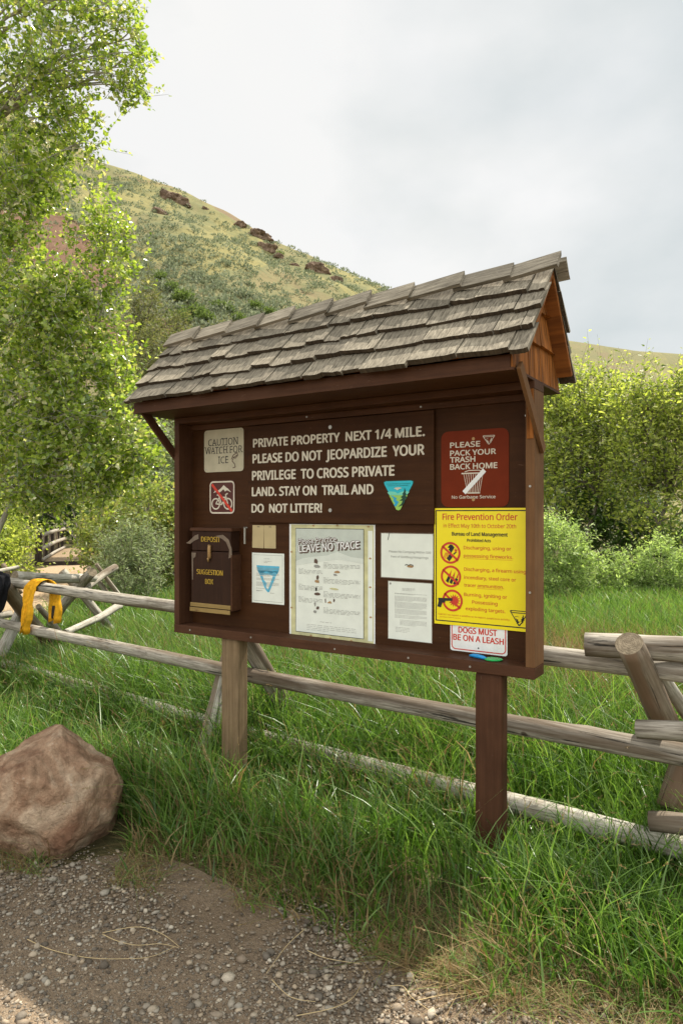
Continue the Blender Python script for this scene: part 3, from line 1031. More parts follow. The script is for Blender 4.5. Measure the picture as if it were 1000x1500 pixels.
class Sign:
    """flat printed board: geometry in board coordinates x, z; becomes one thing with its lettering and pictures as parts"""
    def __init__(self, x0, x1, z0, z1, y=0.118, th=0.003, outline=None, corner=0.0):
        self.r = (x0, x1, z0, z1); self.y = y; self.th = th
        self.c = ((x0 + x1) / 2, (z0 + z1) / 2)
        self.outline = outline or rrect(x0, x1, z0, z1, corner)
        self.parts = {}

    def p(self, u, v):
        x0, x1, z0, z1 = self.r
        return (x0 + (x1 - x0) * u, z1 - (z1 - z0) * v)

    def add(self, part, mat, polys, layer=1):
        self.parts.setdefault(part, []).append((mat, polys, layer))

    def poly(self, part, mat, pts, layer=1, frac=True):
        self.add(part, mat, [[self.p(*q) for q in pts] if frac else pts], layer)

    def line(self, part, mat, pts, w, layer=1, frac=True, closed=False):
        if frac: pts = [self.p(*q) for q in pts]
        if closed: pts = pts + [pts[0]]
        polys = []
        for a, c in zip(pts[:-1], pts[1:]):
            dx, dz = c[0] - a[0], c[1] - a[1]
            l = math.hypot(dx, dz) or 1e-9
            nx, nz = -dz / l * w / 2, dx / l * w / 2
            ex, ez = dx / l * w * 0.2, dz / l * w * 0.2
            polys.append([(a[0] - ex + nx, a[1] - ez + nz), (a[0] - ex - nx, a[1] - ez - nz), (c[0] + ex - nx, c[1] + ez - nz), (c[0] + ex + nx, c[1] + ez + nz)])
        self.add(part, mat, polys, layer)

    def ring(self, part, mat, c, r, w, layer=1, n=28):
        cx, cz = self.p(*c)
        polys = []
        for k in range(n):
            a, b_ = 2 * math.pi * k / n, 2 * math.pi * (k + 1) / n
            polys.append([(cx + r * math.cos(a), cz + r * math.sin(a)), (cx + r * math.cos(b_), cz + r * math.sin(b_)),
                          (cx + (r - w) * math.cos(b_), cz + (r - w) * math.sin(b_)), (cx + (r - w) * math.cos(a), cz + (r - w) * math.sin(a))])
        self.add(part, mat, polys, layer)

    def disc(self, part, mat, c, r, layer=1, n=20, sx=1.0):
        cx, cz = self.p(*c)
        self.add(part, mat, [[(cx + sx * r * math.cos(2 * math.pi * k / n), cz + r * math.sin(2 * math.pi * k / n)) for k in range(n)]], layer)

    def text(self, mat, body, x0, x1, z_base, cap, bold=0.0, layer=1, part='lettering', skew=0.0, slope=0.0):
        V, F = text_mesh(body)
        if not V: return
        mn = min(v[0] for v in V); mx = max(v[0] for v in V)
        sx = (x1 - x0) / (mx - mn); sz = cap / CAP
        W = [(x0 + (v[0] - mn) * sx + v[1] * sz * skew, z_base + v[1] * sz + (v[0] - mn) * sx * slope) for v in V]
        k = bold * 0.95 * sz
        shifts = [(0, 0), (k, 0), (-k, 0), (0, k * 0.7), (0, -k * 0.7)] if bold > 0 else [(0, 0)]
        for q, (dx, dz) in enumerate(shifts):
            self.add(part, mat, [[(W[i][0] + dx, W[i][1] + dz) for i in f] for f in F], layer + 0.06 * q)

    def ftext(self, mat, body, u0, u1, v_base, v_cap, bold=0.0, layer=1, **k):
        a = self.p(u0, v_base); c = self.p(u1, v_base - v_cap)
        self.text(mat, body, a[0], c[0], a[1], c[1] - a[1], bold, layer, **k)

    def build(self, name, label, cat, mat, group=None, tilt=0.0, bevel=0.0):
        cx, cz = self.c
        b = MB()
        n = len(self.outline)
        fr = [(x - cx, -self.th, z - cz) for x, z in self.outline]
        bk = [(x - cx, -0.0004, z - cz) for x, z in self.outline]
        b.v = fr + bk
        b.f = [tuple(range(n)), tuple(reversed(range(n, 2 * n)))] + [(i, n + i, n + (i + 1) % n, (i + 1) % n) for i in range(n)]
        b.mi = [0] * len(b.f)
        o = b.build(name, mat, None, B(cx, self.y, cz), (0, tilt, ROT), bevel=bevel)
        tag(o, label, cat, group)
        todo = []
        for part, items in self.parts.items():
            if part in ('bolt', 'screw', 'nail_head', 'staple', 'illustration', 'punch_hole', 'scrawl', 'pictogram') and part != 'pictogram':
                todo += [(part, [it]) for it in items]
            else:
                todo.append((part, items))
        for part, items in todo:
            mats = []; V = []; F = []; MI = []
            for mt, polys, layer in items:
                if mt not in mats: mats.append(mt)
                for q in polys:
                    k = len(V)
                    V += [(x - cx, -self.th - 0.0007 * layer, z - cz) for x, z in q]
                    F.append(tuple(range(k, k + len(q)))); MI.append(mats.index(mt))
            mesh_obj(part, V, F, mats, o, mi=MI)
        return o


def rrect(x0, x1, z0, z1, r, n=5):
    if r <= 0: return [(x0, z0), (x1, z0), (x1, z1), (x0, z1)]
    out = []
    for cx, cz, a0 in ((x1 - r, z0 + r, -90), (x1 - r, z1 - r, 0), (x0 + r, z1 - r, 90), (x0 + r, z0 + r, 180)):
        for k in range(n + 1):
            a = R(a0 + 90 * k / n)
            out.append((cx + r * math.cos(a), cz + r * math.sin(a)))
    return out


def frame_line(s, part, mat, x0, x1, z0, z1, r, w, layer=1):
    a = rrect(x0, x1, z0, z1, r); c = rrect(x0 + w, x1 - w, z0 + w, z1 - w, max(r - w, 0.0))
    if len(a) != len(c):
        c = [(x0 + w, z0 + w), (x1 - w, z0 + w), (x1 - w, z1 - w), (x0 + w, z1 - w)]
    n = len(a)
    s.add(part, mat, [[a[i], a[(i + 1) % n], c[(i + 1) % n], c[i]] for i in range(n)], layer)


def rows_of_print(s, mat, u0, u1, v0, v1, n, h=0.0016, rs_=None, part='lettering', layer=1):
    """body text too small to read: broken lines of word-long marks"""
    q = rs_ or random.Random(int(v0 * 1000))
    for i in range(n):
        v = v0 + (v1 - v0) * i / max(1, n - 1)
        u = u0
        end = u1 if i < n - 1 else u0 + (u1 - u0) * q.uniform(0.4, 0.9)
        while u < end:
            w = q.uniform(0.02, 0.07)
            a = s.p(u, v); c = s.p(min(u + w, end), v)
            s.add(part, mat, [[(a[0], a[1]), (c[0], a[1]), (c[0], a[1] + h), (a[0], a[1] + h)]], layer)
            u += w + 0.012


def land_emblem(s, part, tl, tr, bt, full=True, ink=None, layer=1):
    """the land agency's triangle: mountain, hills, river and a conifer. tl, tr, bt = corners in board coordinates"""
    ax, az = tl; bx, bz = tr; cx, cz = bt
    W = bx - ax; H = az - cz

    def T(u, v):           # u across at the top, v down
        return (ax + W * u, az - H * v)

    def tri(grow):
        pts = []
        for (u, v), (pu, pv), (nu, nv) in (((0, 0), (1, 0), (0.5, 1)), ((0.5, 1), (0, 0), (1, 0)), ((1, 0), (0.5, 1), (0, 0))):
            for f in (0.0, 0.5, 1.0):
                k = 0.11
                p1 = (u + (pu - u) * k, v + (pv - v) * k); p2 = (u + (nu - u) * k, v + (nv - v) * k)
                m = ((1 - f) ** 2 * p1[0] + 2 * f * (1 - f) * u + f * f * p2[0], (1 - f) ** 2 * p1[1] + 2 * f * (1 - f) * v + f * f * p2[1])
                pts.append((0.5 + (m[0] - 0.5) * grow, 0.33 + (m[1] - 0.33) * grow))
        return [T(*q) for q in pts]
    tree = [(0.70, 0.22), (0.74, 0.36), (0.72, 0.37), (0.77, 0.47), (0.73, 0.48), (0.79, 0.58), (0.73, 0.59), (0.70, 0.72), (0.62, 0.82), (0.50, 0.86), (0.60, 0.76), (0.64, 0.66), (0.54, 0.66), (0.63, 0.58), (0.58, 0.54), (0.66, 0.47), (0.63, 0.43), (0.68, 0.36)]
    river = [(0.26, 0.49), (0.33, 0.50), (0.46, 0.57), (0.42, 0.63), (0.52, 0.70), (0.47, 0.78), (0.42, 0.86), (0.36, 0.80), (0.40, 0.74), (0.34, 0.66), (0.36, 0.58)]
    if full:
        s.add(part, M['tree_print'], [tri(1.06)], layer)
        s.add(part, M['teal'], [tri(1.0)], layer + 1)
        s.add(part, M['teal_pale'], [[T(0.145, 0.37), T(0.25, 0.34), T(0.40, 0.36), T(0.48, 0.42), T(0.60, 0.36), T(0.75, 0.34), T(0.85, 0.37), T(0.76, 0.47), T(0.22, 0.47)]], layer + 2)
        s.add(part, M['lime'], [[T(0.205, 0.475), T(0.795, 0.475), T(0.565, 0.95), T(0.5, 0.98), T(0.435, 0.95)]], layer + 3)
        s.add(part, M['sky_print'], [[T(*q) for q in river]], layer + 4)
        s.add(part, M['cream'], [[T(0.36, 0.25), T(0.42, 0.215), T(0.53, 0.21), T(0.62, 0.24), T(0.54, 0.26), T(0.47, 0.31), T(0.42, 0.27)]], layer + 4)
        s.add(part, M['tree_print'], [[T(*q) for q in tree]], layer + 5)
        a = T(0.12, 0.105); c = T(0.88, 0.105)
        s.text(M['tree_print'], 'U.S. DEPARTMENT OF THE INTERIOR', a[0], c[0], a[1], 0.0042, 0.0, layer + 4, part)
        a = T(0.18, 0.165); c = T(0.82, 0.165)
        s.text(M['tree_print'], 'BUREAU OF LAND MANAGEMENT', a[0], c[0], a[1], 0.0040, 0.0, layer + 4, part)
    else:
        o_, i_ = tri(1.06), tri(0.90)
        n = len(o_)
        s.add(part, ink, [[o_[k], o_[(k + 1) % n], i_[(k + 1) % n], i_[k]] for k in range(n)], layer)
        s.add(part, ink, [[T(*q) for q in tree]], layer)
        s.add(part, ink, [[T(*q) for q in river]], layer)
        s.add(part, ink, [[T(0.10, 0.105), T(0.90, 0.105), T(0.87, 0.16), T(0.13, 0.16)]], layer)
        s.add(part, ink, [[T(0.24, 0.40), T(0.40, 0.33), T(0.52, 0.41), T(0.40, 0.36), T(0.26, 0.425)]], layer)


# big routed sign
s = Sign(-1.727, -0.530, 1.546, 2.112, th=0.018)
for body, x0, x1, z, cap in (('PRIVATE PROPERTY  NEXT 1/4 MILE.', -1.686, -0.582, 1.987, 0.047),
                             ('PLEASE DO NOT  JEOPARDIZE  YOUR', -1.690, -0.584, 1.894, 0.0505),
                             ('PRIVILEGE  TO CROSS PRIVATE', -1.694, -0.753, 1.795, 0.051),
                             ('LAND. STAY ON  TRAIL AND', -1.695, -0.877, 1.702, 0.0495),
                             ('DO  NOT LITTER!', -1.698, -1.202, 1.606, 0.0475)):
    s.text(M['cream'], body, x0, x1, z, cap, 0.036)
land_emblem(s, 'emblem', (-0.818, 1.765), (-0.637, 1.765), (-0.7275, 1.612))
for (x, z) in ((-1.145, 2.068), (-1.145, 1.617)):
    s.add('bolt', M['metal'], [[(x + 0.011 * math.cos(2 * math.pi * k / 12), z + 0.011 * math.sin(2 * math.pi * k / 12)) for k in range(12)]], 4)
s.build('large_sign', 'wide brown sign reading PRIVATE PROPERTY NEXT 1/4 MILE in cream capitals', 'sign', M['panel'], 'signs and notices on the board', bevel=0.002)

# caution plate
s = Sign(-2.095, -1.775, 1.853, 2.112, corner=0.022)
def serif_text(body, u0, u1, vb, vc):
    s.ftext(M['ink'], body, u0, u1, vb, vc, 0.004)
serif_text('CAUTION', 0.11, 0.86, 0.375, 0.155)
serif_text('WATCH FOR', 0.03, 0.965, 0.565, 0.155)
serif_text('ICE', 0.37, 0.62, 0.80, 0.155)
# small feet under the strokes, as on roman capitals
for v, us_ in ((0.375, (0.245, 0.31, 0.47, 0.535, 0.76, 0.845)), (0.22, (0.47, 0.58, 0.76, 0.845)), (0.565, (0.25, 0.335, 0.41, 0.53, 0.60, 0.68, 0.89, 0.965)), (0.41, (0.03, 0.13, 0.53, 0.6)), (0.80, (0.39, 0.58)), (0.645, (0.39, 0.58))):
    for u in us_:
        s.line('lettering', M['ink'], [(u - 0.022, v - 0.004), (u + 0.022, v - 0.004)], 0.0032)
s.line('scrawl', M['ink_brown'], [(0.70, 0.72), (0.75, 0.62), (0.84, 0.57), (0.86, 0.62), (0.76, 0.68), (0.72, 0.76), (0.78, 0.83), (0.80, 0.90), (0.74, 0.92)], 0.006)
s.line('scrawl', M['ink_brown'], [(0.72, 0.66), (0.80, 0.70), (0.86, 0.64)], 0.005)
for u, v in ((0.06, 0.06), (0.94, 0.05), (0.05, 0.93), (0.93, 0.95)):
    s.disc('nail_head', M['metal'], (u, v), 0.004, 1, 8)
s.build('caution_sign', 'cream plate with rounded corners reading CAUTION WATCH FOR ICE', 'sign', M['cream_sign'], 'signs and notices on the board')

# no bicycles
s = Sign(-2.052, -1.8425, 1.5945, 1.8005, corner=0.03)
frame_line(s, 'border', M['cream'], -2.048, -1.8465, 1.5985, 1.7965, 0.027, 0.009)
for u in (0.26, 0.73): s.ring('pictogram', M['cream'], (u, 0.69), 0.036, 0.0085)
for pts in ([(0.26, 0.69), (0.40, 0.50), (0.66, 0.50), (0.50, 0.71), (0.26, 0.69)], [(0.40, 0.50), (0.50, 0.71)], [(0.40, 0.50), (0.37, 0.43)], [(0.31, 0.43), (0.43, 0.43)], [(0.73, 0.69), (0.64, 0.42), (0.72, 0.39)]):
    s.line('pictogram', M['cream'], pts, 0.0075)
s.poly('pictogram', M['cream'], [(0.16, 0.37), (0.26, 0.27), (0.32, 0.31), (0.40, 0.27), (0.46, 0.23), (0.57, 0.14), (0.68, 0.22), (0.74, 0.25), (0.86, 0.36), (0.70, 0.29), (0.62, 0.33), (0.56, 0.26), (0.47, 0.32), (0.38, 0.37), (0.29, 0.33)], 1)
s.line('pictogram', M['red'], [(0.12, 0.12), (0.88, 0.90)], 0.017, 2)
s.build('bicycle_sign', 'small square dark red sign with a crossed-out bicycle', 'sign', M['bike_sign'], 'signs and notices on the board')

# pack your trash
s = Sign(-0.498, -0.155, 1.631, 2.001, corner=0.036)
s.ftext(M['cream'], 'PLEASE', 0.14, 0.585, 0.218, 0.068, 0.03)
s.ftext(M['cream'], 'PACK YOUR', 0.14, 0.815, 0.325, 0.068, 0.03)
s.ftext(M['cream'], 'TRASH', 0.14, 0.515, 0.412, 0.068, 0.03)
s.ftext(M['cream'], 'BACK HOME', 0.14, 0.835, 0.505, 0.070, 0.03)
s.ftext(M['cream'], 'No Garbage Service', 0.165, 0.81, 0.890, 0.040, 0.014)
a = s.p(0.625, 0.085); c = s.p(0.805, 0.085); d = s.p(0.715, 0.205)
land_emblem(s, 'emblem', a, c, d, False, M['cream'])
for k in range(9):
    u = 0.345 + 0.285 * k / 8; ub = 0.405 + 0.175 * k / 8
    s.line('pictogram', M['cream'], [(u, 0.565), (ub, 0.815)], 0.0026)
s.line('pictogram', M['cream'], [(0.315, 0.562), (0.655, 0.562)], 0.006)
s.line('pictogram', M['cream'], [(0.36, 0.542), (0.42, 0.525), (0.57, 0.525), (0.62, 0.542)], 0.004)
s.line('pictogram', M['cream'], [(0.40, 0.818), (0.585, 0.818)], 0.006)
s.line('pictogram', M['white_sign'], [(0.36, 0.805), (0.645, 0.535)], 0.022, 2)
for u, v in ((0.49, 0.115), (0.49, 0.905)): s.disc('screw', M['brass'], (u, v), 0.008, 2, 10)
s.build('trash_sign', 'rust-red sign with rounded corners reading PLEASE PACK YOUR TRASH BACK HOME', 'sign', M['rust_sign'], 'signs and notices on the board')

# dogs sign (its top lies under the yellow poster)
s = Sign(-0.450, -0.163, 0.931, 1.131, th=0.002, corner=0.012)
frame_line(s, 'border', M['red'], -0.444, -0.169, 0.938, 1.124, 0.022, 0.005)
s.text(M['red'], 'DOGS MUST', -0.407, -0.214, 1.0215, 0.0275, 0.03)
s.text(M['red'], 'BE ON A LEASH', -0.434, -0.181, 0.984, 0.0275, 0.03)
s.disc('screw', M['ink'], (0.505, 0.88), 0.004, 1, 8)
s.build('dog_sign', 'white plate with thin red border reading DOGS MUST BE ON A LEASH', 'sign', M['white_sign'], 'signs and notices on the board')

# yellow fire order
s = Sign(-0.533, -0.0425, 1.055, 1.6255, y=0.1125, th=0.0015)
X = 0.4905
def fx(px): return (px - 45) / 795 * 0.924        # crop pixel -> share of the width (its right edge runs behind the jamb)
fw = 0.924
def fu(x): return (x - 40) / 795 * fw
frame_line(s, 'border', M['ink'], -0.526, -0.049, 1.070, 1.616, 0.0, 0.0052)
s.ftext(M['red'], 'Fire Prevention Order', fu(118), fu(776), 0.100, 0.052, 0.016)
s.ftext(M['red'], 'in Effect May 10th to October 20th', fu(126), fu(764), 0.166, 0.033, 0.004)
s.ftext(M['ink'], 'Bureau of Land Management', fu(205), fu(694), 0.234, 0.030, 0.032)
s.ftext(M['ink'], 'Prohibited Acts', fu(343), fu(551), 0.284, 0.024, 0.030)
for body, x0, x1, v in (('Discharging, using or', 312, 724, 0.348), ('possessing fireworks.', 312, 740, 0.416),
                        ('Discharging, a firearm using', 316, 845, 0.530), ('incendiary, steel core or', 316, 765, 0.599), ('tracer ammunition.', 316, 662, 0.664),
                        ('Burning, igniting or', 316, 690, 0.744), ('Possessing', 388, 608, 0.804), ('exploding targets.', 330, 675, 0.862)):
    s.ftext(M['red'], body, fu(x0), fu(x1), v, 0.0275, 0.012)
s.ftext(M['red'], 'Call 911 to report a wildfire or to report suspicious activity.', fu(78), fu(715), 0.921, 0.013, 0.004)
s.ftext(M['red'], 'www.blm.gov', fu(90), fu(285), 0.940, 0.008, 0.0)
s.line('lettering', M['red'], [(fu(325), 0.427), (fu(735), 0.427)], 0.0012)
s.line('lettering', M['red'], [(fu(430), 0.674), (fu(655), 0.674)], 0.0012)
cc = [(fu(190), 0.383), (fu(195), 0.585), (fu(210), 0.790)]
# fireworks
u, v = cc[0]
s.poly('pictogram', M['ink'], [(u - 0.02, v - 0.028), (u + 0.022, v - 0.068), (u + 0.045, v - 0.046), (u + 0.006, v + 0.004), (u - 0.004, v - 0.014)], 1)
s.poly('pictogram', M['ink'], [(u - 0.03, v - 0.045), (u - 0.004, v - 0.072), (u + 0.02, v - 0.070), (u + 0.01, v - 0.036)], 1)
s.poly('pictogram', M['ink'], [(u - 0.04, v + 0.05), (u - 0.004, v + 0.008), (u + 0.028, v + 0.03), (u - 0.01, v + 0.074)], 1)
s.poly('pictogram', M['ink'], [(u + 0.03, v + 0.006), (u + 0.06, v - 0.012), (u + 0.066, v - 0.004), (u + 0.036, v + 0.018)], 1)
for k in range(4):
    s.line('pictogram', M['red'], [(u - 0.05 + k * 0.01, v + 0.0), (u - 0.075 + k * 0.018, v + 0.05)], 0.003, 1)
s.poly('pictogram', M['red'], [(u + 0.055, v - 0.045), (u + 0.063, v - 0.030), (u + 0.08, v - 0.028), (u + 0.066, v - 0.018), (u + 0.072, v - 0.002), (u + 0.058, v - 0.014), (u + 0.044, v - 0.004), (u + 0.05, v - 0.018), (u + 0.036, v - 0.028), (u + 0.051, v - 0.03)], 1)
# cartridges
u, v = cc[1]
for k in range(3):
    a = u - 0.055 + k * 0.038; bv = v + 0.045 + k * 0.010
    s.poly('pictogram', M['ink'], [(a, bv - 0.004), (a + 0.030, bv - 0.056), (a + 0.055, bv - 0.044), (a + 0.026, bv + 0.012)], 1)
    s.poly('pictogram', M['red'], [(a + 0.034, bv - 0.058), (a + 0.064, bv - 0.104), (a + 0.053, bv - 0.048)], 1)
# burst and pistol
u, v = cc[2]
st_ = []
for k in range(28):
    a = 2 * math.pi * k / 28
    rr = 0.058 if k % 2 == 0 else 0.034
    st_.append((u + 0.02 + rr * 1.16 * math.cos(a) / 1.0, v + rr * math.sin(a)))
s.poly('pictogram', M['red'], st_, 1)
for c_ in cc:
    s.ring('pictogram', M['red'], c_, 0.0535, 0.0105, 2)
    s.line('pictogram', M['red'], [(c_[0] - 0.085, c_[1] - 0.055), (c_[0] + 0.08, c_[1] + 0.062)], 0.0105, 2)
g0 = fu(72)
s.poly('pictogram', M['ink'], [(g0 + 0.004, 0.776), (g0 + 0.16, 0.770), (g0 + 0.162, 0.792), (g0 + 0.085, 0.798), (g0 + 0.08, 0.812), (g0 + 0.052, 0.814), (g0 + 0.036, 0.856), (g0 - 0.004, 0.850), (g0 + 0.012, 0.800)], 3)
land_emblem(s, 'emblem', s.p(fu(712), 0.835), s.p(fu(870), 0.835), s.p(fu(791), 0.962), False, M['ink'])
s.build('fire_poster', 'bright yellow poster headed Fire Prevention Order with three red ban circles', 'poster', M['yellow'], 'signs and notices on the board')

# camping notice and the typed sheet under it
s = Sign(-0.842, -0.538, 1.265, 1.501, th=0.0015)
frame_line(s, 'border', M['tape'], -0.842, -0.538, 1.265, 1.501, 0.0, 0.0045)
s.ftext(M['ink_soft'], 'Please No Camping Within 500', 0.165, 0.945, 0.435, 0.047, 0.004)
s.ftext(M['ink_soft'], 'Feet of Goldbug Hotsprings', 0.205, 0.90, 0.545, 0.047, 0.004)
s.line('scrawl', M['ink'], [(0.47, 0.70), (0.50, 0.685), (0.54, 0.70), (0.57, 0.68), (0.62, 0.695), (0.61, 0.72)], 0.004)
s.poly('stain', M['rust'], [(0.5, 0.72), (0.56, 0.69), (0.64, 0.72), (0.6, 0.75), (0.53, 0.745)], 1)
s.line('scratch', M['ink'], [(0.18, -0.02), (0.145, 0.16)], 0.003, 2)
s.build('camping_notice', 'landscape white sheet reading Please No Camping Within 500 Feet of Goldbug Hotsprings', 'notice', M['paper'], 'signs and notices on the board')
s = Sign(-0.799, -0.547, 0.951, 1.253, th=0.0012)
frame_line(s, 'border', M['tape'], -0.799, -0.547, 0.951, 1.253, 0.0, 0.003)
rows_of_print(s, M['ink_soft'], 0.33, 0.62, 0.12, 0.155, 3)
for v0, v1, n in ((0.21, 0.22, 2), (0.26, 0.33, 5), (0.36, 0.45, 6), (0.48, 0.55, 5), (0.58, 0.62, 3)):
    rows_of_print(s, M['ink_soft'], 0.16, 0.88, v0, v1, n)
rows_of_print(s, M['ink_soft'], 0.28, 0.88, 0.66, 0.74, 5)
rows_of_print(s, M['ink_soft'], 0.18, 0.5, 0.79, 0.86, 4)
s.disc('emblem', M['ink_soft'], (0.06, 0.05), 0.006, 1, 8)
s.build('typed_notice', 'upright white sheet of small typed text under the camping notice', 'notice', M['paper'], 'signs and notices on the board')

# outdoor ethics poster
s = Sign(-1.434, -0.874, 0.909, 1.5395, th=0.003)
s.poly('paper_edge', M['paper_edge'], [(0.022, 0.004), (0.985, 0.004), (0.985, 0.993), (0.022, 0.993)], 1)
s.poly('paper_edge', M['paper'], [(0.925, 0.05), (0.975, 0.05), (0.975, 0.97), (0.925, 0.97)], 2)
q0 = (0.085, 0.875, 0.04, 0.955)
s.poly('sheet', M['ink'], [(q0[0] - 0.006, q0[2] - 0.005), (q0[1] + 0.006, q0[2] - 0.005), (q0[1] + 0.006, q0[3] + 0.005), (q0[0] - 0.006, q0[3] + 0.005)], 2)
s.poly('sheet', M['paper'], [(q0[0], q0[2]), (q0[1], q0[2]), (q0[1], q0[3]), (q0[0], q0[3])], 3)
s.poly('sheet', M['paper_grey'], [(q0[0], q0[2]), (q0[1], q0[2]), (q0[1], 0.285), (0.74, 0.275), (0.58, 0.235), (0.46, 0.27), (0.30, 0.285), (0.18, 0.30), (q0[0], 0.33)], 4)
s.poly('sheet', M['paper_mid'], [(q0[0], 0.33), (0.18, 0.30), (0.30, 0.285), (0.46, 0.27), (0.58, 0.235), (0.74, 0.275), (q0[1], 0.285), (q0[1], 0.33), (0.6, 0.30), (0.35, 0.33), (q0[0], 0.37)], 4)
def shout(body, u0, u1, vb, vc, slope, bold, L0):
    for du, dv, mt, ly in ((0.013, 0.009, M['ink_brown'], L0), (0.007, 0.005, M['ink_brown'], L0), (-0.003, -0.002, M['ink_brown'], L0), (0, 0, M['white_sign'], L0 + 1)):
        s.ftext(mt, body, u0 + du, u1 + du, vb + dv, vc, bold + (0.02 if ly == L0 else 0), ly, slope=slope)
shout('Please Practice', 0.115, 0.57, 0.178, 0.046, 0.075, 0.005, 5)
shout('LEAVE NO TRACE', 0.125, 0.83, 0.250, 0.062, 0.085, 0.02, 7)
for side, v0 in ((1, 0.335), (0, 0.395), (1, 0.465), (0, 0.535), (1, 0.585), (0, 0.645), (1, 0.725)):
    u0, u1 = ((0.42, 0.84) if side else (0.12, 0.41))
    rows_of_print(s, M['ink_soft'], u0, u0 + 0.12, v0, v0, 1, part='lettering', layer=5)
    rows_of_print(s, M['ink_soft'], u0, u1, v0 + 0.012, v0 + 0.045, 4, 0.0019, layer=5)
rows_of_print(s, M['ink_soft'], 0.38, 0.55, 0.852, 0.852, 1, layer=5)
rows_of_print(s, M['ink_soft'], 0.22, 0.80, 0.885, 0.93, 4, 0.0015, layer=5)
fr = random.Random(2)
for (u, v, w, h, mt) in ((0.33, 0.325, 0.022, 0.03, 'ink_brown'), (0.345, 0.37, 0.045, 0.016, 'ink_soft'), (0.58, 0.41, 0.045, 0.014, 'rust'), (0.56, 0.435, 0.03, 0.012, 'ink_soft'),
                         (0.35, 0.465, 0.015, 0.022, 'ink_brown'), (0.345, 0.50, 0.035, 0.014, 'rust'), (0.55, 0.555, 0.06, 0.010, 'paper_edge'), (0.335, 0.57, 0.014, 0.02, 'ink'), (0.345, 0.61, 0.05, 0.014, 'ink_brown'),
                         (0.445, 0.66, 0.008, 0.022, 'ink_brown'), (0.495, 0.675, 0.03, 0.012, 'rust'), (0.545, 0.655, 0.012, 0.022, 'ink_brown'), (0.32, 0.70, 0.014, 0.024, 'ink_soft'), (0.355, 0.73, 0.025, 0.02, 'ink_brown'), (0.32, 0.765, 0.02, 0.014, 'ink_soft')):
    pts = []
    for k in range(9):
        a = 2 * math.pi * k / 9
        q = fr.uniform(0.55, 1.1)
        pts.append((u + w * q * math.cos(a), v + h * q * math.sin(a)))
    s.poly('illustration', M[mt], pts, 6)
for (u, v) in ((0.3, 0.012), (0.58, 0.008), (0.93, 0.015), (0.03, 0.25), (0.03, 0.75), (0.95, 0.28), (0.95, 0.52), (0.955, 0.77), (0.27, 0.98), (0.5, 0.985), (0.74, 0.985)):
    s.disc('staple', M['rust'], (u, v), 0.005, 4, 7, 1.6)
s.build('trail_poster', 'large framed white poster headed Please Practice LEAVE NO TRACE', 'poster', M['white_sign'], 'signs and notices on the board')

# blue triangle sheet
s = Sign(-1.711, -1.473, 1.076, 1.369, th=0.0012)
frame_line(s, 'border', M['ink_soft'], -1.701, -1.484, 1.088, 1.358, 0.0, 0.0015)
rows_of_print(s, M['ink_soft'], 0.38, 0.6, 0.115, 0.115, 1)
rows_of_print(s, M['ink_soft'], 0.38, 0.62, 0.165, 0.19, 2)
for pts in ([(0.14, 0.25), (0.86, 0.25), (0.84, 0.34), (0.80, 0.40), (0.70, 0.37), (0.60, 0.41), (0.45, 0.36), (0.33, 0.41), (0.20, 0.38)], [(0.17, 0.35), (0.83, 0.35), (0.74, 0.46), (0.52, 0.42), (0.26, 0.45)], [(0.26, 0.46), (0.34, 0.46), (0.45, 0.66), (0.40, 0.70)],
            [(0.74, 0.47), (0.66, 0.45), (0.56, 0.62), (0.50, 0.73), (0.55, 0.76)], [(0.42, 0.66), (0.50, 0.72), (0.56, 0.76), (0.50, 0.78), (0.42, 0.72)], [(0.40, 0.55), (0.47, 0.60), (0.45, 0.65), (0.38, 0.60)]):
    s.poly('emblem', M['blue_wash'], pts, 1)
for v0, n in ((0.30, 3), (0.41, 3), (0.51, 2), (0.59, 4), (0.71, 1)):
    rows_of_print(s, M['ink_soft'], 0.14, 0.84, v0, v0 + 0.022 * (n - 1) + 0.001, n, 0.002)
rows_of_print(s, M['ink_soft'], 0.14, 0.34, 0.755, 0.765, 2, 0.002)
rows_of_print(s, M['ink_soft'], 0.57, 0.76, 0.79, 0.79, 1, 0.002)
s.parts['lettering'] = [(m_, p_, 2) for m_, p_, _ in s.parts['lettering']]
s.build('triangle_notice', 'small white sheet printed with a faded blue triangle', 'notice', M['paper'], 'signs and notices on the board')

# two tan cards
for x0, x1, lab, tl in ((-1.708, -1.622, 'left one of two blank tan cards pinned side by side', 0.02), (-1.6195, -1.5335, 'right one of two blank tan cards pinned side by side', -0.004)):
    s = Sign(x0, x1, 1.397, 1.531, th=0.002, corner=0.004)
    s.poly('punch_hole', M['ink'], [(0.42, 0.06), (0.62, 0.06), (0.62, 0.085), (0.42, 0.085)], 1)
    s.disc('staple', M['rust'], (0.55, 0.92), 0.002, 1, 6)
    s.build('tan_card', lab, 'card', M['tan'], 'signs and notices on the board', tilt=tl)

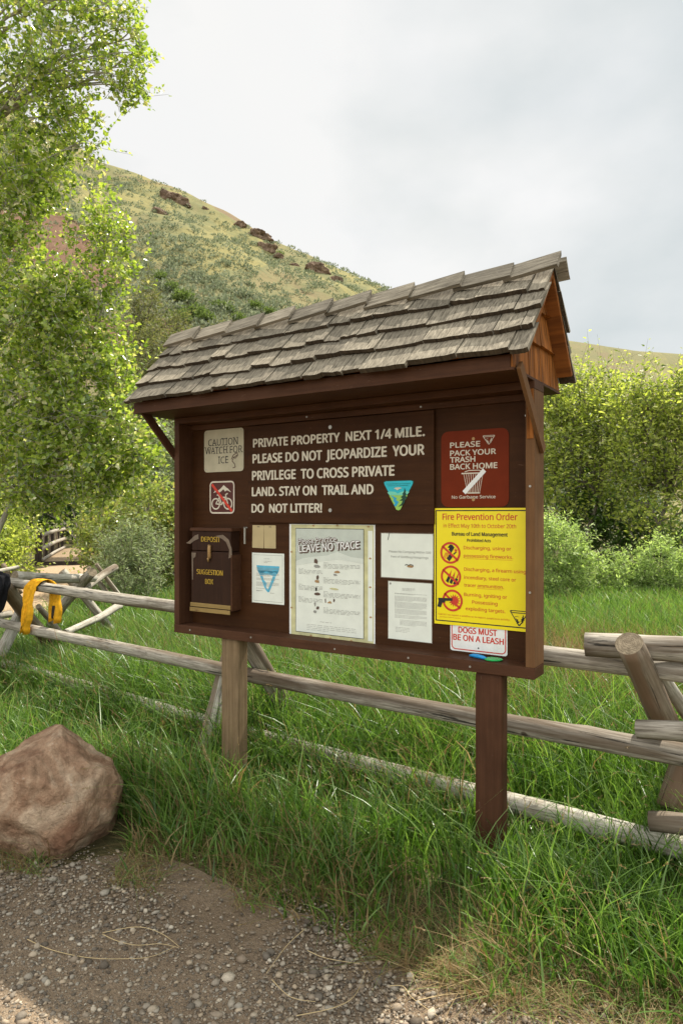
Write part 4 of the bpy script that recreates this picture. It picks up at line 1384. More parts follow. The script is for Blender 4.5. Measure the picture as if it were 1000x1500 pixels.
# suggestion box
sb = empty('suggestion_box', B(-1.9655, 0.118, 0.995), ROT)
tag(sb, 'dark brown wooden box with yellow stencilled DEPOSIT and SUGGESTION BOX', 'suggestion box')
b = MB(); b.box(-0.16, 0.16, -0.083, -0.001, 0.02, 0.375); b.build('body', M['box_paint'], sb, bevel=0.004)
b = MB(); b.box(-0.158, 0.158, -0.080, -0.001, 0.379, 0.498); b.build('top_panel', M['box_paint'], sb, bevel=0.004)
b = MB(); b.box(-0.168, 0.17, -0.088, -0.001, 0.498, 0.518); b.build('lid', M['paint'], sb, bevel=0.003)
b = MB(); b.box(-0.163, 0.163, -0.090, -0.0835, 0.038, 0.062); b.box(-0.166, 0.160, -0.091, -0.0835, 0.008, 0.033); b.build('bottom_strip', M['strip'], sb, bevel=0.002)
b = MB(); b.box(0.162, 0.171, -0.084, -0.001, 0.03, 0.36); b.build('side_cleat', M['paint'], sb, bevel=0.001)


def stencil(body, x0, x1, z, cap, y):
    """stencilled capitals with bridges: solid bars cut by gaps"""
    V, F = text_mesh(body)
    mn = min(v[0] for v in V); mx = max(v[0] for v in V)
    return [(x0 + (v[0] - mn) * (x1 - x0) / (mx - mn), y, z + v[1] * cap / CAP) for v in V], F


V = []; F = []; MI = []
for body, x0, x1, z, y in (('DEPOSIT', -0.078, 0.075, 0.434, -0.0808), ('SUGGESTION', -0.112, 0.098, 0.236, -0.0838), ('BOX', -0.042, 0.022, 0.180, -0.0838)):
    v_, f_ = stencil(body, x0, x1, z, 0.030, y)
    for dx in (0, 0.0012, -0.0012):
        k = len(V); V += [(x + dx, yy - abs(dx) * 0.03 - dx * 0.01, zz) for x, yy, zz in v_]; F += [tuple(k + i for i in q) for q in f_]; MI += [0] * len(f_)
    # the uncut bridges of the stencil
    n = len(body)
    for i in range(n):
        if body[i] in 'IT': continue
        xm = x0 + (x1 - x0) * (i + 0.5) / n
        k = len(V); V += [(xm - 0.0008, y - 0.0006, z - 0.001), (xm + 0.0008, y - 0.0006, z - 0.001), (xm + 0.0008, y - 0.0006, z + 0.032), (xm - 0.0008, y - 0.0006, z + 0.032)]
        F.append((k, k + 1, k + 2, k + 3)); MI.append(1)
mesh_obj('lettering', V, F, [M['yellow_paint'], M['box_paint']], sb, mi=MI)
hs = MB()
hs.tube([(-0.004, -0.0845, 0.415), (-0.004, -0.0885, 0.40), (-0.004, -0.0885, 0.345), (-0.004, -0.0845, 0.335)], 0.012, 10)
hs.tube([(-0.008, -0.089, 0.34), (-0.008, -0.096, 0.335), (-0.008, -0.092, 0.315)], 0.007, 8)
hs.build('hasp', M['brass'], sb, smooth=True)
ls = MB()
ls.tube([(0.20, -0.012, 0.521), (0.24, -0.03, 0.521)], 0.004, 6); ls.box(0.219, 0.229, -0.034, -0.028, 0.425, 0.519)
ls.build('latch', M['metal'], sb)
tp = MB()
for pts, y in (([(-0.205, 0.422), (-0.175, 0.437), (-0.13, 0.47), (-0.10, 0.478), (-0.098, 0.45), (-0.13, 0.44), (-0.17, 0.418)], -0.0822),
               ([(0.04, 0.47), (0.10, 0.478), (0.145, 0.45), (0.168, 0.40), (0.172, 0.35), (0.145, 0.34), (0.15, 0.39), (0.125, 0.435), (0.09, 0.455)], -0.0822),
               ([(-0.155, 0.365), (-0.118, 0.365), (-0.122, 0.34), (-0.14, 0.33), (-0.142, 0.20), (-0.15, 0.20)], -0.0848)):
    tp = MB(); k = 0; n = len(pts)
    tp.v += [(x, y, z) for x, z in pts] + [(x, y - 0.0012, z) for x, z in pts]
    tp.f += [tuple(range(k + n, k + 2 * n))] + [(k + i, k + (i + 1) % n, k + n + (i + 1) % n, k + n + i) for i in range(n)]
    tp.mi += [0] * (n + 1)
    tp.build('tape_scrap', M['tape'], sb)

# plastic bits left on the ledge
def disc_obj(name, label, cat, c, rx, ry, th, mat, tilt):
    b = MB()
    n = 20
    prof = [(0.0, 0.0), (0.9, 0.0), (1.0, 0.35), (1.0, 0.65), (0.9, 1.0), (0.0, 1.0)]
    for rr_, zz in prof[1:-1]:
        for k in range(n):
            a = 2 * math.pi * k / n
            b.v.append((rx * rr_ * math.cos(a) * (1 + 0.12 * math.cos(a)), ry * rr_ * math.sin(a), th * zz))
    m = len(prof) - 2
    for j in range(m - 1):
        for k in range(n):
            b.f.append((j * n + k, j * n + (k + 1) % n, (j + 1) * n + (k + 1) % n, (j + 1) * n + k)); b.mi.append(0)
    b.f.append(tuple(reversed(range(n)))); b.mi.append(0)
    b.f.append(tuple((m - 1) * n + k for k in range(n))); b.mi.append(0)
    o = b.build(name, mat, None, B(*c), (R(tilt), 0, ROT + 0.3), smooth=False)
    return tag(o, label, cat)


g1 = disc_obj('plastic_disc', 'small green plastic disc lying on the ledge below the dog sign', 'plastic disc', (-0.215, 0.062, 0.9185), 0.042, 0.034, 0.008, M['green_toy'], 0)
b = MB()
b.tube([(-0.05, 0, 0.008), (-0.03, 0.004, 0.010), (0.0, 0.0, 0.011), (0.03, -0.004, 0.010), (0.045, 0, 0.007)], [0.004, 0.009, 0.010, 0.009, 0.005], 10)
b.tube([(-0.045, 0.012, 0.008), (-0.02, 0.018, 0.008), (0.015, 0.013, 0.008)], [0.003, 0.006, 0.004], 8)
o = b.build('plastic_clip', M['blue_toy'], None, B(-0.285, 0.065, 0.9165), (0, 0, ROT - 0.2), smooth=True)
tag(o, 'small blue plastic clip lying on the ledge beside the green disc', 'plastic clip')

# ------------------------------------------------------------------ log fence
fence = empty('log_fence', at(345, 1109, 4.47) * 1.0)
fence.location.z = 0
tag(fence, 'long grey pole fence with three rails running behind the notice board', 'fence')
fd = Vector((-0.8, 0.6, 0)); fn = Vector((0.6, 0.8, 0))
F0 = Vector((0.77, 3.52, 0))


def fp(k, h, off=0.0):
    return F0 + fd * k + fn * off + Vector((0, 0, h))


add_log('rail', fp(4.90, 0.95), fp(-1.25, 0.905), 0.045, 0.049, M['log'], fence, 0.004, 1, 0.03)
add_log('rail', fp(5.6, 0.56), fp(-1.3, 0.545), 0.043, 0.050, M['log'], fence, 0.005, 2, 0.04)
add_log('rail', fp(5.6, 0.175), fp(-1.4, 0.13), 0.043, 0.052, M['log_pale'], fence, 0.006, 3, 0.05)
# crossed legs behind the left post
add_log('leg', at(300, 1108, 4.62), at(352, 902, 5.05), 0.075, 0.062, M['log_pale'], fence, 0.01, 4)
add_log('leg', at(338, 905, 4.42), at(439, 1075, 5.0), 0.06, 0.07, M['log'], fence, 0.01, 5)

# next stretch of fence on the right
fr2 = empty('log_fence', (1.35, 3.05, 0))
tag(fr2, 'stack of pole ends and a leaning cut leg at the right edge', 'fence')
add_log('rail', at(857, 944, 3.13), at(1190, 958, 2.75), 0.053, 0.058, M['log'], fr2, 0.003, 11, 0.04)
add_log('rail', at(932, 1068, 3.02), at(1250, 1086, 2.6), 0.040, 0.05, M['log'], fr2, 0.004, 12, 0.05)
add_log('rail', at(951, 1203, 3.0), at(1260, 1232, 2.6), 0.042, 0.048, M['log'], fr2, 0.004, 13, 0.05)
add_log('leg', at(921, 942, 2.92), at(1030, 1180, 3.72), 0.057, 0.072, M['log_brown'], fr2, 0.008, 14, 0.05, 22)
add_log('leg', at(950, 958, 3.1), at(1095, 1180, 3.75), 0.030, 0.040, M['log_pale'], fr2, 0.006, 15, 0.05)
add_log('leg', at(1075, 930, 3.5), at(985, 1190, 3.2), 0.07, 0.08, M['log_brown'], fr2, 0.006, 16, 0.05)

# buck and rails at the trail opening on the left
fl = empty('log_fence', (-3.0, 6.8, 0))
tag(fl, 'jumble of crossed grey poles at the trail opening with a yellow cloth over it', 'fence')
add_log('leg', at(4, 856, 6.2), at(82, 958, 7.5), 0.062, 0.066, M['log_brown'], fl, 0.02, 21, 0.06)
add_log('leg', at(36, 880, 6.75), at(-4, 965, 6.55), 0.055, 0.062, M['log_pale'], fl, 0.02, 22, 0.06)
add_log('leg', at(56, 888, 6.9), at(104, 948, 7.6), 0.028, 0.034, M['log_pale'], fl, 0.01, 23)
add_log('rail', at(22, 843, 6.75), at(139, 846, 7.7), 0.047, 0.05, M['log_pale'], fl, 0.02, 24, 0.05)
add_log('rail', at(120, 866, 7.5), at(168, 831, 8.6), 0.042, 0.045, M['log'], fl, 0.01, 25)
add_log('leg', at(135, 838, 7.35), at(74, 915, 8.2), 0.052, 0.06, M['log'], fl, 0.02, 26, 0.06)
add_log('leg', at(91, 836, 7.9), at(180, 946, 8.25), 0.045, 0.052, M['log_pale'], fl, 0.01, 27)
add_log('leg', at(129, 831, 8.3), at(172, 890, 8.7), 0.026, 0.032, M['log'], fl, 0.01, 28)
add_log('leg', at(141, 826, 8.5), at(186, 886, 8.8), 0.023, 0.03, M['log_pale'], fl, 0.01, 29)
add_log('rail', at(95, 927, 7.2), at(176, 887, 8.3), 0.035, 0.045, M['log_pale'], fl, 0.02, 30)
add_log('rail', at(-40, 846, 8.2), at(26, 831, 9.0), 0.026, 0.024, M['log_pale'], fl, 0.01, 31)
add_log('rail', at(-60, 912, 7.0), at(15, 899, 7.6), 0.038, 0.04, M['log'], fl, 0.01, 32)
add_log('leg', at(4, 826, 8.9), at(30, 870, 8.9), 0.03, 0.034, M['log_brown'], fl, 0.01, 33)


# yellow cloth over the top rail
def mat_cloth(name, c, var=0.22):
    t = NT(name)
    f = t.noise(t.coord(), 30, 4)
    col = t.ramp(f, [(0.3, tuple(x * (1 - var) for x in c)), (0.7, tuple(min(1, x * (1 + var)) for x in c))])
    return t.done(t.principled(col, 0.85, t.bump(t.noise(t.coord((1, 1, 0.35)), 45, 5, 0.65), 0.8, 0.008), 0.08))


M['cloth'] = mat_cloth('yellow_cloth', (0.72, 0.36, 0.02))
M['cloth_dark'] = mat_cloth('dark_trim', (0.05, 0.04, 0.03))
M['black_cloth'] = mat_cloth('black_cloth', (0.012, 0.012, 0.014))
k0 = 4.36
rail_c = fp(k0, 0.95)
RR = 0.064
prof = []
for i in range(13): prof.append((RR + 0.004 + 0.012 * (i / 12), -0.30 + 0.30 * i / 12))           # back side, rising
for i in range(1, 9):
    a = math.pi * i / 9
    prof.append((RR * math.cos(a), RR * math.sin(a)))
for i in range(17): prof.append((-RR - 0.012 - 0.05 * math.sin(i / 16 * 1.6) * 0.5, -0.40 * i / 16))
V = []; F = []; MI = []
nw = 15
npf = len(prof)
for j, (o_, z_) in enumerate(prof):
    tpos = j / (npf - 1)
    for i in range(nw):
        u = i / (nw - 1) - 0.5
        drop = max(0, -z_)
        front = 1 if o_ < 0 else 0
        width = (0.165 - 0.20 * drop + 0.014 * math.sin(drop * 31) + 0.010 * math.sin(drop * 67)) if front else (0.115 + 0.06 * drop + 0.012 * math.sin(drop * 37))
        shift = ((0.12 * drop + 0.012 * math.sin(drop * 19)) if front else -0.13 - 0.05 * drop) if drop > 0.001 else -0.13 * (1 - (j - 12) / 9)
        along = shift + u * width
        wr = 0.030 * math.sin(u * 23 + 2.6 * tpos) * min(1, drop * 4) + 0.012 * math.sin(u * 37 + 5 * tpos) + 0.008 * math.sin(u * 43)
        hem = (0.03 * math.sin(u * 7 + 1) if j in (0, npf - 1) else 0)
        p_ = fd * along + fn * (o_ + (wr if front else -wr) * (-1)) + Vector((0, 0, z_ + hem))
        V.append(tuple(p_))
for j in range(npf - 1):
    for i in range(nw - 1):
        F.append((j * nw + i, j * nw + i + 1, (j + 1) * nw + i + 1, (j + 1) * nw + i))
        MI.append(1 if (j < 5 and 2 < i < 7) else 0)
o = mesh_obj('cloth', V, F, [M['cloth'], M['cloth_dark']], None, rail_c, None, True, MI)
md = o.modifiers.new('thick', 'SOLIDIFY'); md.thickness = 0.0022
tag(o, 'yellow cloth draped over the top fence rail', 'cloth')

# black jacket hung on the crossed poles
u_, v_ = np.meshgrid(np.linspace(0, 2 * np.pi, 36, endpoint=False), np.linspace(0, 1, 26), indexing='ij')
rad = np.interp(v_, [0, 0.08, 0.3, 0.55, 0.8, 0.95, 1.0], [0.02, 0.13, 0.17, 0.16, 0.14, 0.09, 0.01])
fold = 1 + 0.13 * np.sin(u_ * 7 + v_ * 3) + 0.08 * np.sin(u_ * 13 - v_ * 6)
JV = np.stack([rad * fold * np.cos(u_) * 1.05, rad * fold * np.sin(u_) * 0.55, 0.22 - v_ * 0.62 + 0.02 * np.sin(u_ * 3)], -1)
JV[..., 0] -= 0.10 * v_
i = np.arange(36)[:, None]; j = np.arange(25)[None, :]
JF = np.stack([i * 26 + j, ((i + 1) % 36) * 26 + j, ((i + 1) % 36) * 26 + j + 1, i * 26 + j + 1], -1).reshape(-1, 4)
jk = np_mesh('jacket', JV.reshape(-1, 3), JF[:, ::-1], M['black_cloth'], None, at(-6, 862, 6.15), smooth=True)
jk.scale = (0.75, 0.75, 0.7)
tag(jk, 'black jacket hung over the crossed fence poles', 'jacket')

# ------------------------------------------------------------------ footbridge on the trail
br = empty('footbridge', (-8.6, 21.0, 0), math.atan2(9.3, -3.0) - math.pi / 2)
tag(br, 'small wooden footbridge with dark posts and pale pole rails on the trail', 'footbridge')
M['deck'] = mat_board('worn_deck', (0.22, 0.16, 0.10), (0.40, 0.30, 0.19), 0, None, 30, 0.85)
M['dark_wood'] = mat_board('dark_post_wood', (0.02, 0.015, 0.012), (0.05, 0.038, 0.028), 2, None, 40, 0.8)
d_ = MB()
for k in range(34):
    d_.box(-0.62, 0.62, k * 0.27, k * 0.27 + 0.255, 0.03, 0.10 + 0.004 * (k % 3))
d_.build('deck', M['deck'], br)
b = MB(); b.box(-0.66, 0.66, -0.16, -0.004, 0.02, 0.13); b.build('step', M['dark_wood'], br)
for sx in (-0.66, 0.66):
    for k in range(5):
        b = MB(); hh = 1.08 if sx < 0 else 0.80
        wd = 0.09 if k == 0 else 0.055
        b.box(sx - wd, sx + wd, k * 2.2 - wd, k * 2.2 + wd, 0.0, hh); b.build('post', M['dark_wood'], br, bevel=0.01)
    if sx < 0:
        for k in range(8):
            b = MB(); b.tube([(sx, 0.6 + k * 0.95, 0.12), (sx, 0.6 + k * 0.95, 0.98)], 0.03, 8); b.build('baluster', M['log_brown'], br, smooth=True)
    for h in ((0.93, 0.52, 0.16) if sx < 0 else (0.55, 0.16)):
        b = MB(); b.tube([(sx + (0.09 if sx < 0 else -0.09), 0.0, h), (sx + (0.09 if sx < 0 else -0.09), 4.4, h + 0.03), (sx + (0.09 if sx < 0 else -0.09), 8.9, h)], 0.065 if h > 0.3 else 0.05, 10)
        b.build('rail', M['log_pale'], br, smooth=True)

# ------------------------------------------------------------------ rocks
def mat_rock(name, a, c, d, scale=1.0):
    t = NT(name)
    v = t.coord()
    n1 = t.noise(v, 4 * scale, 6, 0.6, 0.8); n2 = t.noise(v, 22 * scale, 6, 0.7); n3 = t.noise(v, 90 * scale, 4, 0.7)
    col = t.ramp(n1, [(0.36, a), (0.50, c), (0.62, d)])
    col = t.mix(1.0, col, t.ramp(n2, [(0.3, (0.62, 0.6, 0.58)), (0.7, (1.25, 1.22, 1.2))]), 'MULTIPLY')
    col = t.mix(t.ramp(n2, [(0.64, (0, 0, 0)), (0.72, (0.6, 0.6, 0.6))]), col, (0.46, 0.42, 0.35))
    vr = t.n('ShaderNodeTexVoronoi', Scale=7.0 * scale, _feature='DISTANCE_TO_EDGE'); t.l(t.noise_vec(v, 6 * scale, 0.25), vr.inputs['Vector'])
    col = t.mix(t.ramp(vr.outputs['Distance'], [(0.0, (0.3, 0.3, 0.3)), (0.014, (0, 0, 0))]), col, (0.09, 0.05, 0.03))
    h = t.math('ADD', n2, t.math('MULTIPLY', n3, 0.4))
    return t.done(t.principled(col, 0.88, t.bump(h, 0.75, 0.03 / scale), 0.2))


def rock_mesh(planes, noise_amp, freq, sub=6, seed=0, k=26.0):
    """soft intersection of half-spaces, then broken up by noise -> V, F"""
    bm = bmesh.new()
    bmesh.ops.create_icosphere(bm, subdivisions=sub, radius=1.0)
    V = np.array([v.co[:] for v in bm.verts]); F = np.array([[v.index for v in f.verts] for f in bm.faces])
    bm.free()
    D = unit(V)
    if not isinstance(planes[0], list): planes = [planes]
    rs_ = []
    for blk in planes:
        inv = np.zeros(len(D))
        for nrm, dist in blk:
            nrm = np.array(nrm, float); nrm /= np.linalg.norm(nrm)
            inv += np.clip(D @ nrm / dist, 1e-6, None) ** k
        rs_.append(1.0 / (inv ** (1 / k)))
    r = np.max(rs_, axis=0)
    P = D * r[:, None]
    n = fbm(P * freq + seed * 7.7, 5, 0.55)
    ridge = np.abs(fbm(P * freq * 0.6 + seed * 3.1 + 9, 3))
    P = P * (1 + noise_amp * n - noise_amp * 0.9 * ridge)[:, None]
    return P, F


M['rock'] = mat_rock('tan_boulder', (0.185, 0.10, 0.060), (0.34, 0.225, 0.145), (0.46, 0.35, 0.245))
# planes round the boulder's middle, given as (right, towards the viewer, up): sloping top left, knob at the top right, prow in front
br_, bf_ = Vector((0.92, 0.39, 0)), Vector((0.39, -0.92, 0))
pl = [((-0.42, 0.10, 0.90), 0.232), ((0.60, 0.10, 0.80), 0.268), ((0.95, 0.10, 0.30), 0.315), ((-0.35, 0.90, 0.30), 0.215), ((0.72, 0.70, 0.06), 0.262), ((0.10, 0.62, 0.78), 0.228),
      ((0.35, 0.80, 0.48), 0.238), ((0.0, -1.0, 0.3), 0.28), ((-0.6, -0.6, 0.5), 0.30), ((0.6, -0.6, 0.5), 0.29), ((-1.0, 0.0, 0.0), 0.52), ((0, 0, -1), 0.31), ((-0.52, 0.75, -0.40), 0.20), ((0.55, 0.60, -0.58), 0.265), ((0.95, 0.25, -0.25), 0.31), ((0, 0, 1), 0.30)]
pl = [(br_ * a_ + bf_ * b_ + Vector((0, 0, c_)), d_) for (a_, b_, c_), d_ in pl]
pl = [(n_.normalized(), d_ / n_.length) for n_, d_ in pl]
rq = random.Random(21)
for _ in range(4):                                   # small fresh fracture faces
    d_ = Vector((rq.uniform(-1, 1), rq.uniform(-1, 1), rq.uniform(-0.6, 1))).normalized()
    reach = min(dd / max(1e-3, n_.dot(d_)) for n_, dd in pl if n_.dot(d_) > 0.05)
    pl.append(((d_ + Vector((rq.uniform(-.25, .25), rq.uniform(-.25, .25), rq.uniform(-.25, .25)))).normalized(), reach * rq.uniform(0.88, 0.95)))
RV, RF = rock_mesh(pl, 0.15, 5.0, 7, 3, 90)
RV = RV + unit(RV) * (fbm(RV * 26, 4)[:, None] * 0.022)
rk = np_mesh('boulder', RV, RF, M['rock'], None, (-1.42, 3.29, 0.215), smooth=True)
rk.scale = (1.03, 1.03, 1.08)
tag(rk, 'tan and reddish boulder standing at the edge of the gravel', 'boulder')

M['outcrop'] = mat_rock('dark_outcrop', (0.09, 0.062, 0.042), (0.18, 0.122, 0.082), (0.28, 0.20, 0.135), 0.08)
OUT = [((256, 292), 1.0, 'dark flat outcrop high on the hill, leftmost along its ridge'), ((375, 345), 1.1, 'craggy brown outcrop under the ridge, above the roof peak caps'),
       ((392, 364), 0.8, 'reddish broken outcrop just below the craggy one'), ((466, 395), 1.0, 'upright dark crag standing nearest the roof on the ridge'), ((495, 412), 0.65, 'small dark crag low on the ridge beside the upright one'),
       ((236, 312), 0.7, 'small brown ledge below the flat outcrop'), ((352, 330), 0.7, 'low dark ledge on the skyline'), ((300, 305), 0.35, 'tiny brown stone right of the flat outcrop'), ((408, 375), 0.5, 'small crag trailing down from the reddish outcrop'), ((432, 388), 0.35, 'smallest dark stone between the two ridge crags')]


def hill_at_pixel(px, py):
    v = np.linspace(0.02, 1.0, 400)
    P = hill_point(np.full(400, px), v)
    y = 752 - (P[:, 2] - 1.6) / P[:, 1] * 1000
    i = int(np.argmin(np.abs(y - py)))
    return P[i]


for n_, ((px, py), sc, lab) in enumerate(OUT):
    rr = random.Random(n_)
    pls = [((rr.uniform(-1, 1), rr.uniform(-1, 1), rr.uniform(-0.3, 1)), rr.uniform(0.7, 1.1)) for _ in range(9)] + [((0, 0, -1), 0.8), ((0, 0, 1), 0.55), ((1, 0, 0), 1.6), ((-1, 0, 0), 1.6), ((0, 1, 0), 1.2), ((0, -1, 0), 1.0)]
    V_, F_ = rock_mesh(pls, 0.95, 1.9, 5, n_, 14)
    p_ = hill_at_pixel(px, py)
    o = np_mesh('rock_outcrop', V_ * np.array([1.5, 1.2, 1.25]) * sc * 1.5, F_, M['outcrop'], None, p_)
    o.rotation_euler = (0, R(18), rr.uniform(-0.4, 0.4))
    tag(o, lab, 'rock', 'rock outcrops on the hill')

# ------------------------------------------------------------------ sagebrush on the hill
def bush_mesh(name, n, seed, leaf, mat, flat=0.75):
    g = np.random.default_rng(seed)
    c = unit(g.normal(size=(9, 3))) * g.uniform(0.2, 0.62, size=(9, 1)); c[:, 2] = np.abs(c[:, 2]) * flat
    idx = g.integers(0, 9, size=n)
    u = unit(g.normal(size=(n, 3))); rad = g.uniform(0.5, 1, size=(n, 1)) * 0.42
    P = c[idx] + u * rad
    P[:, 2] = np.abs(P[:, 2]) * 0.95 + 0.02
    D = unit(u + np.array([0, 0, 0.7]) + g.normal(size=(n, 3)) * 0.4)
    V, F = leaf_mesh(P, D, unit(g.normal(size=(n, 3))), leaf * g.uniform(0.7, 1.3, size=n), leaf * 0.55 * g.uniform(0.7, 1.3, size=n))
    me_o = np_mesh(name, V, F, mat)
    return me_o


sage_protos = [bush_mesh('sagebrush', 700, 40 + k, 0.15, LEAF['sage'], 0.9) for k in range(3)]
green_proto = bush_mesh('hillside_shrub', 620, 55, 0.17, LEAF['hillgreen'], 1.0)
gs = np.random.default_rng(77)
placed = 0
N_ = 26000
pxa = gs.uniform(-260, 960, N_); va = gs.uniform(0.05, 0.97, N_)
PA = hill_point(pxa, va)
da = (0.62 + 1.7 * fbm(PA * np.array([0.04, 0.04, 0]) + np.array([0, 0, 3.0]), 3)) * (1.15 - 0.55 * va)
ok = gs.uniform(size=N_) < da
for q in SCREE:
    ok &= ~((np.linalg.norm(PA - np.array(q[:3]), axis=1) < q[3] * 0.9) & (gs.uniform(size=N_) < 0.93))
sa = (0.45 + gs.uniform(size=N_) ** 2 * 1.05) * (1.1 - 0.3 * va)
cand = [(PA[i_], 0.0, pxa[i_], sa[i_]) for i_ in np.nonzero(ok)[0]]
cand.sort(key=lambda c: -c[3] / c[0][1])
first = [True] * 3
mass_V = []; mass_F = []; off = 0
small = {}
for k, (p_, y, px, sc) in enumerate(cand[:8500]):
    vis = -10 < px < 600
    if k < 420 and vis and placed < 285:
        placed += 1
        j = k % 3
        if first[j]:
            o = sage_protos[j]; first[j] = False
        else:
            o = sage_protos[j].copy(); COL.objects.link(o)
        o.location = p_; o.scale = (sc * 1.1, sc * 1.1, sc * 0.9); o.rotation_euler = (0, 0, gs.uniform(0, 6.28))
        tag(o, 'grey green sagebrush clump growing on the dry hillside', 'sagebrush', 'sagebrush on the hill')
    else:
        n = 40
        u = unit(gs.normal(size=(n, 3)))
        P = p_ + u * gs.uniform(0.5, 1, size=(n, 1)) * np.array([0.75, 0.75, 0.5]) * sc
        V_, F_ = leaf_mesh(P, unit(u + np.array([0, 0, 0.6])), unit(gs.normal(size=(n, 3))), 0.38 * sc * gs.uniform(0.7, 1.3, size=n), 0.24 * sc * gs.uniform(0.7, 1.3, size=n))
        mass_V.append(V_); mass_F.append(F_ + off); off += len(V_)
o = np_mesh('hillside_scrub', np.concatenate(mass_V), np.concatenate(mass_F), LEAF['sage'])
tag(o, 'far grey green scrub scattered over the hill', 'scrub', None, 'stuff')
GREEN = [(268, 442, 2.4), (285, 462, 2.2), (248, 425, 1.9), (322, 452, 1.9), (338, 458, 1.6), (372, 452, 1.8), (300, 470, 2.0), (232, 408, 1.8), (410, 372, 1.1), (352, 470, 1.8), (392, 460, 1.6), (262, 470, 2.3)]
for k, (px, py, sc) in enumerate(GREEN):
    o = green_proto if k == 0 else green_proto.copy()
    if k: COL.objects.link(o)
    o.location = hill_at_pixel(px, py); o.scale = (sc, sc, sc * 0.95); o.rotation_euler = (0, 0, k * 1.3)
    tag(o, 'bright green rounded shrub at the foot of the hill', 'shrub', 'green shrubs on the lower hill')

# ------------------------------------------------------------------ trees and shrubs
def C(px, py, Z, rx, ry, n, rz=None):
    """clump seen at a photo pixel: half-sizes in photo pixels at that distance"""
    p_ = at(px, py, Z)
    return (tuple(p_), (rx / 1000 * Z, (rz or (rx + ry) / 2) / 1000 * Z, ry / 1000 * Z), n)


# tall poplar at the left edge
Zp = 7.6
cl = [C(20, 40, Zp, 70, 60, 57), C(95, 70, 7.4, 55, 55, 37), C(30, 140, Zp, 70, 60, 57), C(105, 150, 7.6, 42, 40, 27), C(150, 55, 7.5, 26, 40, 14), C(183, 22, 7.4, 12, 30, 6),
      C(172, 112, 7.4, 24, 16, 8), C(203, 78, 7.4, 8, 36, 5), C(200, 122, 7.4, 12, 12, 4), C(45, 215, 7.8, 65, 45, 51), C(112, 205, 7.6, 34, 28, 13), C(20, 290, Zp, 60, 55, 51), C(-60, 120, 8, 90, 120, 57), C(-60, 330, 8, 80, 120, 51),
      C(40, -60, Zp, 110, 60, 51), C(140, -40, Zp, 60, 50, 25), C(-40, -160, 8, 120, 90, 37), C(20, 240, 7.3, 40, 40, 25), C(205, 55, 7.4, 7, 26, 4), C(212, 96, 7.4, 5, 20, 3), C(188, 128, 7.4, 18, 12, 5), C(135, 175, 7.5, 16, 16, 5), C(140, 215, 7.5, 10, 10, 3), C(165, 20, 7.4, 14, 34, 7), C(120, 15, 7.4, 20, 30, 10), C(75, 262, 7.5, 30, 28, 13)]
plant('poplar_tree', 'tall bright poplar reaching out of the top left corner', 'tree', (at(-70, 1000, 7.9).x, 7.9, 0), cl, (0.060, 0.046, 0.28), LEAF['poplar'], M['bark_pale'], 'trees along the trail',
      L=0.55, nleaf=22, trunk=[(at(-70, 0, 7.9).x, 7.9, z) for z in (0, 1.2, 2.6, 4.2, 5.6, 6.8)], trunk_r=0.11, limb_r=0.02, sag=0.16, up=0.75, out=0.55, rand=0.4, seed=1, twig_r=0.0035)
# young poplar in front of the scree
cl = [C(165, 300, 7.6, 30, 34, 12), C(150, 350, 7.6, 42, 40, 21), C(175, 390, 7.5, 30, 45, 21), C(135, 410, 7.6, 45, 45, 24), C(110, 345, 7.6, 16, 26, 4), C(185, 335, 7.5, 12, 36, 6), C(130, 290, 7.6, 10, 26, 3), C(165, 470, 7.5, 40, 40, 21)]
plant('poplar_tree', 'slender young poplar with upright shoots in front of the brown scree', 'tree', (at(-60, 0, 8.0).x, 8.0, 0), cl, (0.057, 0.043, 0.28), LEAF['poplar'], M['bark_pale'], 'trees along the trail',
      L=0.5, nleaf=20, trunk=[at(q, 1000, 8.0 - 0.3 * k / 4).xy.to_3d() + Vector((0, 0, z)) for k, (q, z) in enumerate(((-60, 0), (-30, 0.9), (20, 1.8), (90, 2.7), (140, 3.6), (152, 4.5)))], trunk_r=0.04, limb_r=0.012, sag=0.14, up=0.95, out=0.25, rand=0.28, seed=2, twig_r=0.003)
# low spreading poplar masses above the trail
cl = [C(25, 385, 7.6, 65, 55, 97), C(80, 440, 7.4, 60, 50, 89), C(25, 480, 7.5, 65, 55, 97), C(110, 520, 7.5, 65, 50, 97), C(40, 570, 7.5, 65, 55, 97), C(165, 545, 7.4, 36, 40, 41), C(-50, 470, 7.8, 70, 120, 89)]
plant('poplar_tree', 'dense leafy poplar filling the left edge below the tall one', 'tree', (at(-100, 0, 7.8).x, 7.8, 0), cl, (0.058, 0.044, 0.28), LEAF['poplar'], M['bark_pale'], 'trees along the trail',
      L=0.5, nleaf=22, trunk=[(at(-100 + 22 * z, 0, 7.8).x, 7.8, z) for z in (0, 0.9, 1.7, 2.5, 3.4)], trunk_r=0.07, limb_r=0.016, up=0.45, out=0.6, rand=0.5, seed=3, twig_r=0.0035)
cl = [C(110, 610, 7.4, 70, 45, 97), C(185, 620, 7.3, 42, 45, 46), C(30, 650, 7.4, 65, 50, 89), C(120, 670, 7.4, 75, 42, 89), C(205, 672, 7.3, 32, 28, 28), C(30, 715, 7.4, 55, 34, 48), C(105, 722, 7.5, 60, 26, 37), C(170, 705, 7.5, 40, 26, 32), C(-50, 640, 7.8, 60, 90, 65)]
